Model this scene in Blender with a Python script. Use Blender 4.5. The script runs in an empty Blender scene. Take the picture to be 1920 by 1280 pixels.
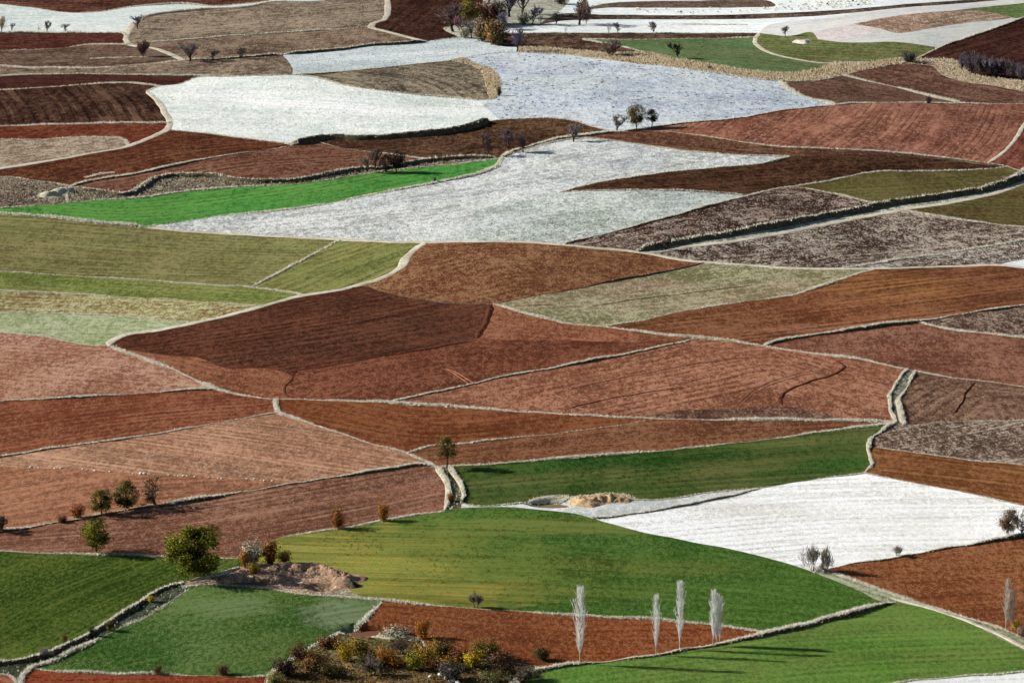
import bpy, math, random
import numpy as np
from mathutils import Vector, geometry

# ------------------------------------------------------------------ camera, light
S = bpy.context.scene
COL = S.collection
F_PX, CAM_H, PITCH = 5200.0, 192.0, math.radians(14.45)
cam_d = bpy.data.cameras.new("camera")
cam_d.sensor_width = 36.0
cam_d.lens = F_PX / 1920.0 * 36.0
cam_d.clip_start, cam_d.clip_end = 1.0, 60000.0
cam = bpy.data.objects.new("camera", cam_d)
cam.location = (0, 0, CAM_H)
cam.rotation_euler = (math.pi / 2 - PITCH, 0, 0)
COL.objects.link(cam)
S.camera = cam

SUN_EL, SUN_A = math.radians(26.0), math.radians(9.0)      # sun low on the left, a little behind the scene
SV = Vector((-math.cos(SUN_EL) * math.cos(SUN_A), math.cos(SUN_EL) * math.sin(SUN_A), math.sin(SUN_EL)))
world = bpy.data.worlds.new("World")
S.world = world
world.use_nodes = True
wn = world.node_tree.nodes
sky = wn.new("ShaderNodeTexSky")
sky.sky_type = 'NISHITA'
sky.sun_disc = False
sky.sun_elevation = SUN_EL
sky.sun_rotation = math.atan2(SV.x, SV.y) % (2 * math.pi)
sky.altitude = 1000
world.node_tree.links.new(sky.outputs[0], wn["Background"].inputs[0])
wn["Background"].inputs[1].default_value = 0.05
sun_d = bpy.data.lights.new("sun", 'SUN')
sun_d.energy = 5.0
sun_d.angle = math.radians(0.5)
sun_d.color = (1.0, 0.95, 0.87)
sun = bpy.data.objects.new("sun", sun_d)
sun.rotation_euler = SV.to_track_quat('Z', 'Y').to_euler()
sun.location = (-200, 600, 300)
COL.objects.link(sun)
S.view_settings.view_transform = 'Standard'
S.view_settings.look = 'None'
S.view_settings.exposure = 0.56
S.view_settings.gamma = 1.0
S.view_settings.use_curve_mapping = False

# ------------------------------------------------------------------ terrain
FX, FY = 960.0, 640.0
cp, sp_ = math.cos(PITCH), math.sin(PITCH)


def flat(px, py):
    a, b = (px - FX) / F_PX, (FY - py) / F_PX
    t = CAM_H / (sp_ - b * cp)
    return a * t, t * (cp + b * sp_)


BUMPS = [  # image place, height, radii in metres
    (1700, 560, 3.2, 55, 60), (1230, 385, 3.0, 50, 70), (1000, 470, 2.2, 60, 60), (600, 190, 3.0, 70, 80),
    (1650, 250, 4.0, 70, 90), (600, 620, 1.6, 60, 45), (300, 470, -1.8, 70, 60), (1300, 720, 1.2, 55, 40),
    (450, 820, 1.5, 45, 35), (1000, 1040, 1.3, 35, 30), (150, 690, 1.3, 35, 35), (1680, 60, 5.0, 60, 90),
    (1560, 180, -2.5, 70, 60), (420, 300, 2.0, 60, 60),
]
BW = [(*flat(b[0], b[1]), *b[2:]) for b in BUMPS]


PITS = [(1036, 941, 2.0, 5.0, 3.2), (697, 1180, 2.6, 5.6, 2.8), (466, 1087, 2.2, 6.0, 2.4), (600, 1098, 1.5, 3.0, 1.7)]   # holes dug in the ground


def H(x, y):
    z = H0(x, y)
    for cx, cy, d, rx, ry in PW:
        q = ((x - cx) / rx) ** 2 + ((y - cy) / ry) ** 2
        z = z - d * np.exp(-q ** 2)
    return z


def H0(x, y):
    x = np.asarray(x, float)
    y = np.asarray(y, float)
    amp = np.clip((y - 350) / 500, 0.15, 1.0) * np.clip((2600 - y) / 900, 0, 1) * np.clip((1500 - np.abs(x)) / 800, 0, 1)
    h = amp * (1.5 * np.sin(x / 63 + 0.8) * np.sin(y / 88 + 0.5) + 1.1 * np.sin(x / 41 - y / 130 + 2.0) + 0.35 * np.sin(x / 17 + y / 31))
    for cx, cy, a, rx, ry in BW:
        h = h + a * np.exp(-((x - cx) / rx) ** 2 - ((y - cy) / ry) ** 2)
    return h


def unproj(px, py):
    px = np.asarray(px, float)
    py = np.asarray(py, float)
    a, b = (px - FX) / F_PX, (FY - py) / F_PX
    dy, dz = cp + b * sp_, -sp_ + b * cp
    t = CAM_H / -dz
    for _ in range(25):
        t = 0.4 * t + 0.6 * (CAM_H - H0(a * t, dy * t)) / -dz
    return a * t, dy * t


PW = []
for _p in PITS:
    _x, _y = unproj(_p[0], _p[1])
    PW.append((float(_x), float(_y), *_p[2:]))


def mpp(py):                      # metres per photo pixel on the ground
    return 0.1 * 1980.0 / (py + 700.0)


rng = np.random.default_rng(7)
random.seed(7)

# ------------------------------------------------------------------ helpers


def tag(o, label=None, cat=None, group=None, kind=None):
    if label: o['label'] = label
    if cat: o['category'] = cat
    if group: o['group'] = group
    if kind: o['kind'] = kind
    return o


def np_mesh(name, verts, tris, smooth=False, uv=None):
    me = bpy.data.meshes.new(name)
    verts = np.asarray(verts, np.float32)
    tris = np.asarray(tris, np.int32)
    k = tris.shape[1]
    me.vertices.add(len(verts))
    me.vertices.foreach_set("co", verts.ravel())
    me.loops.add(tris.size)
    me.loops.foreach_set("vertex_index", tris.ravel())
    me.polygons.add(len(tris))
    me.polygons.foreach_set("loop_start", np.arange(0, tris.size, k, dtype=np.int32))
    if smooth:
        me.polygons.foreach_set("use_smooth", np.ones(len(tris), bool))
    if uv is not None:
        l = me.uv_layers.new(name="furrow")
        l.data.foreach_set("uv", np.asarray(uv, np.float32)[tris.ravel()].ravel())
    me.update(calc_edges=True)
    return me


def link(name, me, mat=None, parent=None):
    o = bpy.data.objects.new(name, me)
    if mat is not None:
        if len(me.materials) == 0:
            me.materials.append(mat)
        o.material_slots[0].link = 'OBJECT'
        o.material_slots[0].material = mat
    COL.objects.link(o)
    if parent is not None: o.parent = parent
    return o


def lin(c):
    return tuple(((v / 255) / 12.92 if v <= 10 else (((v / 255) + 0.055) / 1.055) ** 2.4) for v in c)


ALB = 1.03


def rgb(c, k=1.0):
    return (*[min(0.90, v * ALB * k) for v in lin(c)], 1.0)


class NT:
    def __init__(self, name):
        self.m = bpy.data.materials.new(name)
        self.m.use_nodes = True
        self.t = self.m.node_tree
        self.t.nodes.clear()
        self.out = self.t.nodes.new("ShaderNodeOutputMaterial")
        self.b = self.t.nodes.new("ShaderNodeBsdfDiffuse")
        self.t.links.new(self.b.outputs[0], self.out.inputs[0])

    def n(self, typ, **kw):
        nd = self.t.nodes.new(typ)
        for k, v in kw.items():
            setattr(nd, k, v)
        return nd

    def put(self, sock, v):
        if isinstance(v, bpy.types.NodeSocket): self.t.links.new(v, sock)
        else: sock.default_value = v

    def pos(self):
        return self.n("ShaderNodeNewGeometry").outputs["Position"]

    def vmul(self, v, s, off=(0, 0, 0)):
        m = self.n("ShaderNodeVectorMath", operation='MULTIPLY_ADD')
        self.put(m.inputs[0], v)
        m.inputs[1].default_value = s
        m.inputs[2].default_value = off
        return m.outputs[0]

    def noise(self, v, detail=3.0, rough=0.6, dist=0.0):
        m = self.n("ShaderNodeTexNoise")
        self.put(m.inputs["Vector"], v)
        m.inputs["Scale"].default_value = 1.0
        m.inputs["Detail"].default_value = detail
        m.inputs["Roughness"].default_value = rough
        m.inputs["Distortion"].default_value = dist
        return m.outputs[0]

    def ramp(self, v, a, b, lo=0.0, hi=1.0):
        m = self.n("ShaderNodeMapRange")
        self.put(m.inputs[0], v)
        for i, x in enumerate((a, b, lo, hi)): m.inputs[i + 1].default_value = x
        return m.outputs[0]

    def mix(self, f, a, b):
        m = self.n("ShaderNodeMix", data_type='RGBA')
        self.put(m.inputs[0], f)
        self.put(m.inputs[6], a)
        self.put(m.inputs[7], b)
        return m.outputs[2]

    def math(self, op, a, b):
        m = self.n("ShaderNodeMath", operation=op)
        self.put(m.inputs[0], a)
        self.put(m.inputs[1], b)
        return m.outputs[0]

    def bump(self, h, dist):
        m = self.n("ShaderNodeBump")
        m.inputs["Strength"].default_value = 1.0
        m.inputs["Distance"].default_value = dist
        self.put(m.inputs["Height"], h)
        self.t.links.new(m.outputs[0], self.b.inputs["Normal"])


def field_mat(name, c1, c2, c3, sp=0.35, gs=0.8, st=0.3, sw=1.2, bump=0.25, ps=35.0, cd=None, seed=0, py=900, tram=0.0, patch=1.0, sb=0.6, spots=(), dk=0.8, rw=3.0, row=None):
    """soil, crop or grass: patches, furrows that follow the field's own direction, grain and relief"""
    t = NT(name)
    def lift(c):
        if max(c) > 200: return c
        if c[1] > c[0] and py > 820: return c
        if c[1] > c[0]: return tuple(v * 1.05 + 5 for v in c)
        if py < 450: return (c[0] * 1.02 + 3, c[1] * 1.02 + 3, c[2] * 1.02 + 3)
        return (c[0] * 1.03 + 5, c[1] * 1.05 + 9, c[2] * 1.05 + 8)
    c2 = tuple(max(8, a + (b_ - a) * 2.0) for a, b_ in zip(c1, c2))
    c1, c2, c3 = lift(c1), lift(c2), lift(c3)
    if c1[0] > c1[1] and max(c1) < 200: st = min(0.8, st * 1.25)
    k = (mpp(py) / 0.11) ** 0.8
    off = (seed * 13.7, seed * 7.3, 0)
    P = t.pos()
    uv = t.n("ShaderNodeUVMap", uv_map="furrow").outputs[0]
    pa = t.noise(t.vmul(P, (1 / ps, 0.6 / ps, 0), off), 5, 0.6)
    pu = t.noise(t.vmul(uv, (0.5 / ps, 2.2 / ps, 0), off), 4, 0.6)
    pa = t.math('ADD', t.math('MULTIPLY', pa, 0.5), t.math('MULTIPLY', pu, 0.5))
    col = t.mix(t.ramp(pa, 0.5 - 0.11 / patch, 0.5 + 0.11 / patch), rgb(c1), rgb(c2))
    tone = t.noise(t.vmul(uv, (1 / 190.0, 1 / 34.0, 0), (off[1], off[0], 0)), 3, 0.55)
    dkc = tuple(v * 0.70 for v in rgb(c1)[:3]) + (1,)
    ltc = tuple(min(0.9, v * 1.22 + 0.006) for v in rgb(c2)[:3]) + (1,)
    if max(c1) < 200:
        col = t.mix(t.ramp(tone, 0.46, 0.34, 0, 0.5), col, dkc)
        col = t.mix(t.ramp(tone, 0.54, 0.66, 0, 0.55), col, ltc)
    for qx, qy, rx, ry, sc_, am in spots:      # places where the crop or soil itself has another colour
        cx_, cy_ = unproj(qx, qy)
        dv = t.vmul(P, (1 / rx, 1 / ry, 0), (-float(cx_) / rx, -float(cy_) / ry, 0))
        ln_ = t.n("ShaderNodeVectorMath", operation='LENGTH')
        t.put(ln_.inputs[0], dv)
        rad = t.math('ADD', ln_.outputs["Value"], t.ramp(t.noise(t.vmul(P, (1 / (rx * .35), 1 / (ry * .35), 0), off), 5, 0.65), 0.25, 0.75, -0.55, 0.55))
        col = t.mix(t.ramp(rad, 1.05, 0.45, 0, am), col, rgb(sc_))
    s1 = t.noise(t.vmul(uv, (1 / (34 * k), 1 / (1.7 * sw * k), 0), off), 3, 0.7, 0.2)
    s2 = t.noise(t.vmul(uv, (1 / 120.0, 1 / (sw * 8 * k), 0), off), 2, 0.5)
    sv = t.math('ADD', t.math('MULTIPLY', s1, 0.65), t.math('MULTIPLY', s2, 0.35))
    cdk = rgb(cd) if cd else tuple(v * 0.40 for v in rgb(c1)[:3]) + (1,)
    col = t.mix(t.ramp(sv, 0.51, 0.41, 0, min(1.0, st * 1.5)), col, cdk)
    col = t.mix(t.ramp(sv, 0.53, 0.63, 0, min(1.0, st * 1.3)), col, rgb(c3))
    rows = st if row is None else row
    wv = t.n("ShaderNodeTexWave", wave_type='BANDS', bands_direction='Y')
    t.put(wv.inputs["Vector"], t.vmul(uv, (0.012 / k, 0.314 / (rw * k), 0), off))
    wv.inputs["Scale"].default_value = 1.0
    wv.inputs["Distortion"].default_value = 1.1
    wv.inputs["Detail"].default_value = 2.5
    wv.inputs["Detail Scale"].default_value = 1.6
    fade = t.noise(t.vmul(uv, (1 / (42 * k), 1 / (9 * k), 0), off), 3, 0.65)
    rowf = t.math('MULTIPLY', t.ramp(wv.outputs[1], 0.55, 0.08), t.ramp(fade, 0.40, 0.60, 0.1, 1.0))
    col = t.mix(t.math('MULTIPLY', rowf, min(0.95, rows * 1.7)), col, cdk)
    if tram:
        w = t.n("ShaderNodeTexWave", wave_type='BANDS', bands_direction='Y')
        t.put(w.inputs["Vector"], t.vmul(uv, (0.004, 1 / 44.0, 0)))
        w.inputs["Scale"].default_value = 1.0
        w.inputs["Distortion"].default_value = 0.6
        w.inputs["Detail"].default_value = 2
        col = t.mix(t.ramp(w.outputs[1], 0.93, 0.99, 0, tram), col, cdk)
    q = 0.42 * gs * k
    g = t.noise(t.vmul(P, (1 / q, 0.40 / q, 0.5), off), 3, 0.8)
    g2 = t.noise(t.vmul(P, (0.27 / q, 0.13 / q, 0.5), off), 3, 0.6)
    sl = t.noise(t.vmul(P, (0.05, 0.03, 0), off), 3)
    th = t.math('ADD', t.math('ADD', t.math('MULTIPLY', g, 0.62), t.math('MULTIPLY', g2, 0.38)), t.ramp(sl, 0.3, 0.7, -0.05, 0.05))
    col = t.mix(t.ramp(th, 0.49, 0.575, 0, min(1.0, sp * 2.8)), col, rgb(c3))
    col = t.mix(t.ramp(th, 0.48, 0.395, 0, dk), col, cdk)
    t.put(t.b.inputs[0], col)
    hgt = t.math('ADD', t.math('ADD', t.math('MULTIPLY', th, 1.0), t.math('MULTIPLY', s1, sb)), t.math('MULTIPLY', rowf, -0.9 * rows))
    t.bump(hgt, bump * k * 0.6)
    return t.m


def simple_mat(name, c1, c2, scale=1.0, bump=0.0, c3=None, local=False, thin=0.0):
    t = NT(name)
    P = t.n("ShaderNodeTexCoord").outputs["Object"] if local else t.pos()
    f = t.noise(t.vmul(P, (scale, scale, scale)), 4, 0.65)
    col = t.mix(t.ramp(f, 0.38, 0.62), rgb(c1), rgb(c2))
    if c3:
        f2 = t.noise(t.vmul(P, (scale * 5, scale * 5, scale * 5), (3, 1, 2)), 3, 0.7)
        col = t.mix(t.ramp(f2, 0.52, 0.66), col, rgb(c3))
    t.put(t.b.inputs[0], col)
    if thin:                               # leaves and blades let some light through
        tr = t.n("ShaderNodeBsdfTranslucent")
        t.put(tr.inputs[0], col)
        mx = t.n("ShaderNodeMixShader")
        mx.inputs[0].default_value = thin
        t.t.links.new(t.b.outputs[0], mx.inputs[1])
        t.t.links.new(tr.outputs[0], mx.inputs[2])
        t.t.links.new(mx.outputs[0], t.out.inputs[0])
    if bump: t.bump(t.noise(t.vmul(P, (scale * 4,) * 3), 4, 0.7), bump)
    return t.m


# ------------------------------------------------------------------ field boundaries
# name: (points in photo pixels, verge kind, verge width m, height m, label)
LN = {}


def L(name, pts, vk=None, w=None, h=None, label=None):
    LN[name] = (np.array(pts, float), vk, w, h, label)


# --- far fields, left
L('A0', [(-60,2),(0,8),(60,15),(125,24),(190,22),(240,14),(290,10),(340,8),(400,12),(430,10),(500,2),(540,-10)], 't', label="ragged straw grass along the far dark ploughland")
L('A1', [(268,32),(290,28),(330,23),(400,17),(470,12),(500,5),(600,2),(660,-6)], 'g', label="pale grass line above the wide grey-brown stubble field")
L('A2', [(-60,64),(0,62),(110,62),(228,62)], 'g', label="frosted grass edge under the far white field with small bare trees")
L('P1', [(268,32),(250,45),(240,60),(236,74),(245,84),(262,88),(285,90),(310,98),(345,113)], 'p', 2.6, label="pale chalky track bending past two bare trees")
L('A4', [(-60,98),(0,95),(60,93),(120,90),(165,84),(240,84)], 'g', 3.0, 0.8, label="thick white grass strip between two dark brown fields at the far side")
L('A5', [(-60,125),(0,123),(40,127),(110,128),(190,127),(260,121),(310,117),(345,113)], 't', 4, label="faint grey-green grass line running to the big grey bare tree")
L('A6', [(-60,146),(0,144),(60,141),(150,139),(260,141),(370,143),(430,144)], 't', label="thin pale line along the top of the darkest red strip")
L('A7', [(275,80),(340,76),(450,67),(560,60),(640,55),(695,50)], 't', label="thin pale line dividing the two grey-brown stubble fields")
L('A8', [(345,113),(400,113),(460,108),(530,103)], 'B', 2.5, 0.7, label="low bank with bare trees under the grey-brown stubble")
L('A8b', [(530,103),(560,101),(600,98),(640,94),(690,87),(740,84),(790,80),(800,78)], 'B', 2.5, 0.9, label="straw bank above the pale frosted wedge")
L('A9', [(724,-30),(727,10),(726,28),(722,36),(700,44),(695,50),(720,58),(750,66),(778,73),(800,78)], 'p', 3.0, label="white track curling round the far dark field")
L('A10', [(800,78),(830,74),(862,70),(840,60),(833,54),(850,50),(890,40),(905,20),(905,-30)], 't', label="weedy edge of the dark field below the grove")
L('A11', [(547,141),(600,139),(640,135),(690,130),(740,125),(800,118),(845,114),(870,108)], 'b', 2.5, 0.7, label="low dark bank over the grey striped stubble wedge")
L('A11b', [(870,108),(900,103),(967,98),(1000,100),(1060,103),(1120,110),(1180,118),(1240,124),(1280,129),(1370,142),(1440,151),(1490,153),(1550,149),(1585,140)], 't', label="grassy rim between reed bed and blue-grey meadow")
L('A12', [(530,103),(540,115),(549,130),(547,141)])
L('S1b', [(547,141),(575,143),(600,148),(640,159),(700,169),(780,178),(850,184),(918,187),(932,183)], 't', label="thin grass line under the striped stubble wedge")
L('A13', [(870,108),(890,120),(925,132),(938,150),(938,165),(932,183)])
L('A13b', [(845,114),(880,122),(903,135),(908,150),(912,165),(918,187)])
L('W34', [(932,183),(905,195),(915,205),(935,223)])
L('A14', [(275,172),(295,163),(340,157),(368,146),(430,144),(500,142),(547,141)], 't', label="ragged grass on the upper edge of the bright white field")
L('RD1', [(275,172),(285,180),(300,195),(310,212),(318,228),(316,240),(300,250),(270,263),(230,277),(180,286),(120,297),(60,307),(0,316),(-60,326)], 'p', 2.4, label="grey-green cart track curving round the bright white field")
L('A14b', [(318,244),(380,250),(450,259),(530,269),(547,273)], 't', label="thin frosted line above the far radial red ploughland")
L('A17', [(547,273),(570,268),(600,261),(680,261),(760,257),(830,251),(880,241),(917,227)], 'B', 6.0, 1.5, label="tall dark grass bank below the bright white field")
L('A15', [(917,227),(960,224),(1000,222),(1040,222),(1080,228),(1127,242),(1165,247)], 't', label="pale line over the dark brown field left of three trees")
L('A16', [(1165,247),(1225,240),(1280,232),(1380,223),(1467,208),(1563,198)], 'b', 2.0, 0.6, label="low shaded bank under the blue-grey frosted meadow")
L('W4r', [(1563,198),(1550,192),(1510,182),(1475,165),(1460,152)], 'g', 3, 0.8, label="tall straw grass at the end of the blue-grey meadow")
L('A18', [(590,264),(640,277),(720,288),(800,298),(835,301)], 't', label="fine pale line across the brown field above the green strip")
L('A19', [(547,273),(500,282),(433,290),(333,310),(250,328),(180,338),(132,350)], 'b', 1.8, 0.5, label="dark furrow bank between two far red ploughlands")
L('RG', [(-60,330),(0,331),(60,338),(110,346),(132,352),(125,366),(127,379)], 't', label="rough grass above the pale tussock patch")
L('BK1', [(132,352),(160,358),(200,363),(240,366),(270,352),(285,341),(310,333),(360,331),(410,334),(440,340),(500,343),(560,340),(640,325),(690,318),(720,318),(790,306),(835,301),(880,298),(940,297)], 'B', 4.0, 1.0, label="rugged shaded bank above the bright green strip")
L('A20', [(-60,397),(0,390),(63,386),(127,380),(187,375),(233,373),(287,368),(333,361),(400,354),(480,349),(567,344),(640,333),(700,324),(760,317),(820,311),(880,305),(940,297)], 't', 1.5, label="straw edge along the top of the bright green strip")
L('A21', [(-60,396),(0,401),(83,407),(167,417),(267,426)], 'g', 2.5, 0.7, label="broad white verge under the left end of the bright green strip")
L('A22', [(267,426),(333,417),(423,404),(533,394),(640,377),(707,363),(807,345),(900,325),(930,312),(940,297)], 'g', 2.0, 0.6, label="white grass verge along the lower side of the bright green strip")
L('RD2', [(267,426),(400,437),(520,443),(640,449),(730,453),(800,454),(870,453),(960,453),(1060,459),(1130,466),(1200,473),(1280,487),(1400,497),(1500,503),(1600,504),(1700,502),(1800,499),(1870,497),(1920,502),(1960,507)], 'p', 2.4, label="long pale farm road crossing the middle of the valley")
L('A24', [(940,297),(960,289),(1000,276),(1060,263),(1100,260),(1140,263),(1200,271),(1280,283),(1350,288),(1413,292),(1480,294)], 't', label="frosted edge above the long white meadow")
L('A24v', [(940,297),(960,285),(1000,273),(1060,260),(1110,253),(1165,247)], 'b', 5, 0.9, label="bushy frosted verge climbing to three trees")
L('A25', [(1480,294),(1440,305),(1380,312),(1280,320),(1173,334),(1110,345),(1070,356),(1050,361)], 't', label="ragged frosted edge of the blackish tongue of ploughland")
L('W56', [(1050,361),(1000,372),(950,381),(910,390),(885,400),(895,415),(870,433),(835,453)])
L('A27', [(1050,361),(1120,358),(1200,357),(1300,359),(1403,367)], 't', label="frosted rim of the pale grey-green knoll")
L('A26', [(1403,367),(1347,381),(1280,400),(1207,420),(1130,440),(1060,457)], 'b', 1.8, 0.6, label="dark-edged line right of the pale grey-green knoll")
L('A34', [(1403,367),(1440,357),(1490,349)], 't', label="pale line joining the knoll to the olive field")
L('A28', [(1490,349),(1557,340),(1600,329),(1640,323),(1713,322),(1813,320),(1850,317),(1890,313)], 't', label="thin pale line on top of the olive field by the hedge bank")
L('A29', [(1480,294),(1580,291),(1680,293),(1780,300),(1847,309),(1890,313)], 'd', label="dark seam above the blackish tongue of ploughland")
L('A30', [(1165,247),(1230,246),(1280,250),(1370,263),(1447,274),(1547,279),(1647,284),(1780,297),(1853,306),(1890,313),(1925,325)], 't', label="speckled line below the big pink ploughland")
L('A31', [(1563,198),(1613,194),(1713,193),(1810,195),(1920,195),(1960,195)], 't', label="dotted straw line above the big pink ploughland")
L('TR1', [(1853,306),(1880,287),(1900,267),(1912,248),(1920,235),(1950,200)], 'p', 1.6, label="steep pale track up the right side of the big pink ploughland")
L('A33', [(1490,349),(1547,360),(1613,375),(1660,386)], 't', label="pale line under the olive field")
L('BK2', [(1195,472),(1240,463),(1280,455),(1390,437),(1513,415),(1613,396),(1663,386),(1747,374),(1847,357),(1900,341),(1925,325),(1960,300)], 'B', 4.5, 1.4, label="long dark bank beside the pale track on the right")
L('P2', [(1215,474),(1280,464),(1390,450),(1513,428),(1613,408),(1700,392),(1800,377),(1870,361),(1925,340),(1970,318)], 'p', 2.5, label="pale grassy track below the long dark bank")
L('A35', [(1690,394),(1747,404),(1827,416),(1920,426),(1960,430)], 't', label="pale line under the brown-olive field at the right edge")
L('A36', [(1580,503),(1640,495),(1700,485),(1773,476),(1847,463),(1920,451),(1960,443)], 'g', 1.5, 0.5, label="white line across the frosted stubble on the right")
L('A37', [(1870,497),(1895,491),(1920,486),(1960,476)])
# --- far fields, right
L('A38', [(905,62),(967,63),(1073,63),(1280,63),(1424,62)], 't', label="dark-speckled edge under the far white strip")
L('A39', [(1095,74),(1160,75),(1280,73),(1416,71)], 't', label="dotted grass line on top of the dull green far field")
L('A39b', [(1095,75),(1140,83),(1175,90),(1211,99)], 't', label="thin pale diagonal beside a grey bush and green field")
L('A40', [(905,62),(930,84),(973,88),(1023,90),(1090,96),(1150,100),(1211,99),(1280,112),(1350,124),(1420,134),(1480,137),(1530,130),(1562,119)])
L('T1', [(1424,62),(1415,78),(1423,88),(1447,100),(1487,110),(1530,117),(1562,119)], 'p', 2.2, label="pale track curling down between two far green fields")
L('W7a', [(1008,47),(1060,39),(1140,37),(1280,37),(1400,36),(1520,31),(1613,23),(1700,14),(1800,7),(1935,-4)])
L('W7b', [(1008,47),(1040,29),(1140,28),(1280,29),(1400,27),(1520,22),(1613,16),(1700,8),(1800,1),(1850,-3)])
L('W8a', [(1090,20),(1140,15),(1200,15),(1300,15),(1400,14),(1455,10),(1445,3),(1300,2),(1200,3),(1130,8),(1090,20)])
L('HLt', [(1424,62),(1480,68),(1525,62),(1533,74)])
L('OL3t', [(1533,74),(1570,79),(1613,80),(1680,79),(1753,88)])
L('BH', [(1600,45),(1680,30),(1780,21),(1847,22),(1895,33),(1813,43),(1747,53),(1680,62),(1655,55),(1600,45)])
L('WPk', [(1525,62),(1560,52),(1600,45)])
L('WPk2', [(1533,74),(1600,72),(1655,55)])
L('GTR', [(1780,21),(1850,13),(1920,6),(1960,2)])
L('GTR2', [(1895,33),(1913,36)])
L('A43', [(1690,120),(1720,110),(1763,89),(1847,60),(1913,36),(1960,15)], 'b', 2.5, 0.9, label="pale dark-sided bank climbing the far hill")
L('A43b', [(1562,119),(1600,119),(1640,116),(1690,110),(1720,110)], 't', 6, 0.8, label="rough frosted grass under the far olive slope")
L('A44', [(1585,140),(1640,128),(1690,120),(1720,121),(1750,125),(1762,138),(1800,152),(1863,161),(1920,172),(1960,178)])
L('A45', [(1720,110),(1795,115),(1820,137),(1870,146),(1920,150),(1960,153)])
L('A46', [(1580,142),(1620,151),(1680,164),(1740,180),(1810,195)], 'g', 1.5, 0.5, label="white line splitting the far brown fields by a dark bush")
# --- left, beside the bright white field
L('A47', [(-60,171),(0,169),(100,163),(190,157),(245,156),(300,162)], 't', 2.5, label="pale line over the dark striped field at the left edge")
L('A48', [(-60,238),(0,237),(130,233),(240,231),(316,231)], 't', 2, label="pale line under the dark striped field at the left edge")
L('A49', [(-60,267),(0,262),(100,260),(190,258),(235,264),(240,273)], 't', 2, label="dotted white line over the pinkish grey field at the left edge")
# --- olive fields
L('A50', [(-60,502),(0,508),(133,517),(267,525),(400,535),(470,539),(560,551)], 't', 1.2, 0.4, label="fine pale line under the wide olive field")
L('A51', [(470,539),(533,506),(590,476),(640,449)], 't', 1.2, 0.35, label="fine pale diagonal beside the small grass triangle")
L('A52', [(-60,540),(0,545),(100,550),(213,556),(300,559),(400,567),(493,574)], 't', 1.0, 0.4, label="ragged pale line between olive and straw strips")
L('A53', [(-60,586),(0,587),(100,588),(200,592),(300,600),(350,604)], 't', 1.0, 0.3, label="faint pale line above the pale green strip")
L('RD3', [(800,454),(783,464),(763,481),(750,502),(723,518),(673,534),(640,543),(567,554),(493,574),(400,598),(300,618),(213,637),(205,646)], 'p', 2.4, label="pale curved farm track along the olive fields")
L('A55', [(-60,618),(0,624),(67,630),(117,638),(167,647),(205,648)], 't', label="soft grass edge under the pale green strip")
# --- middle fields
L('V1', [(205,648),(260,668),(313,688),(360,708),(405,730)], 'G', 3.2, 0.7, label="thick frosted verge left of the small clay field")
L('A56', [(-60,760),(0,753),(100,748),(233,740),(333,733),(405,730)], 'b', 1.8, 0.6, label="white verge under the pale clay field on the left")
L('A57', [(405,730),(450,741),(500,746),(520,748),(560,748),(640,752),(700,753),(760,757),(853,763),(960,770),(1100,779),(1200,783),(1280,786),(1400,787),(1500,788),(1600,788),(1680,792)], 'g', 1.8, 0.7, label="long white verge through the middle red fields")
L('A58', [(518,748),(517,762),(525,775),(545,781),(583,794),(640,812),(707,834),(763,850),(800,866),(815,876)], 'g', 1.2, 0.5, label="white verge running down to the round tree")
L('A59', [(-60,868),(0,857),(67,846),(200,827),(300,813),(400,794),(520,774)], 'b', 0.9, 0.3, label="dark seam between the red and the pale clay fields")
L('A60', [(-60,868),(33,876),(100,878),(200,884),(300,890),(400,896),(500,901),(540,908)])
L('A61', [(-60,1004),(0,997),(50,991),(100,981),(167,970),(233,957),(317,946),(433,927),(533,909),(640,894),(723,881),(800,873),(815,876)], 'b', 2.6, 0.9, label="white bank with a dark foot beside three round trees")
L('V2a', [(815,876),(832,893),(842,915),(842,935),(833,957)], 'b', 1.6, 0.7, label="left frosted lip of the ditch below the round tree")
L('V2b', [(842,874),(855,890),(864,908),(869,925),(867,944)], 'b', 1.3, 0.6, label="right frosted lip of the ditch below the round tree")
L('A62', [(815,876),(842,874),(907,870),(1007,863),(1107,855),(1207,848),(1280,840),(1380,830),(1513,813),(1613,800),(1680,792)], 'g', 1.4, 0.6, label="white verge on top of the long dark green field")
L('A63', [(763,850),(800,838),(853,833),(940,823),(1040,812),(1160,797),(1223,785)], 't', 0.9, 0.35, label="fine white line behind the round tree")
L('V3', [(1680,792),(1647,813),(1632,827),(1631,853),(1634,873),(1620,886)], 'b', 2.0, 1.0, label="white winding bank at the right end of the dark green field")
L('A64', [(867,944),(900,949),(930,948),(973,944),(1010,938),(1060,934),(1130,929),(1190,936),(1230,937),(1280,931),(1347,922),(1447,911),(1547,896),(1620,886)], 't', label="frosted line under the long dark green field")
L('A65', [(833,957),(870,952),(920,950),(980,952),(1040,957),(1080,963),(1140,979),(1207,998),(1280,1012),(1380,1031),(1467,1052),(1533,1076),(1613,1108),(1650,1126),(1680,1128)])
L('A66', [(1110,972),(1150,969),(1207,961),(1280,948),(1363,932),(1425,915)], 'b', 0.8, 0.35, label="short dark bank across the top of the snow-white field")
L('A67', [(1545,1068),(1600,1057),(1680,1045),(1780,1028),(1920,1005),(1960,999)], 'b', 1.5, 0.7, label="dark-footed bank below the snow-white field")
L('A68', [(1533,1066),(1565,1075),(1613,1092),(1667,1111),(1713,1128),(1780,1147),(1880,1178),(1920,1194),(1960,1208)], 'G', 1.4, 0.6, label="frosted verge along the rust field at the lower right")
L('A69', [(1680,1128),(1740,1142),(1813,1166),(1880,1198),(1920,1219),(1960,1240)])
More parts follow.
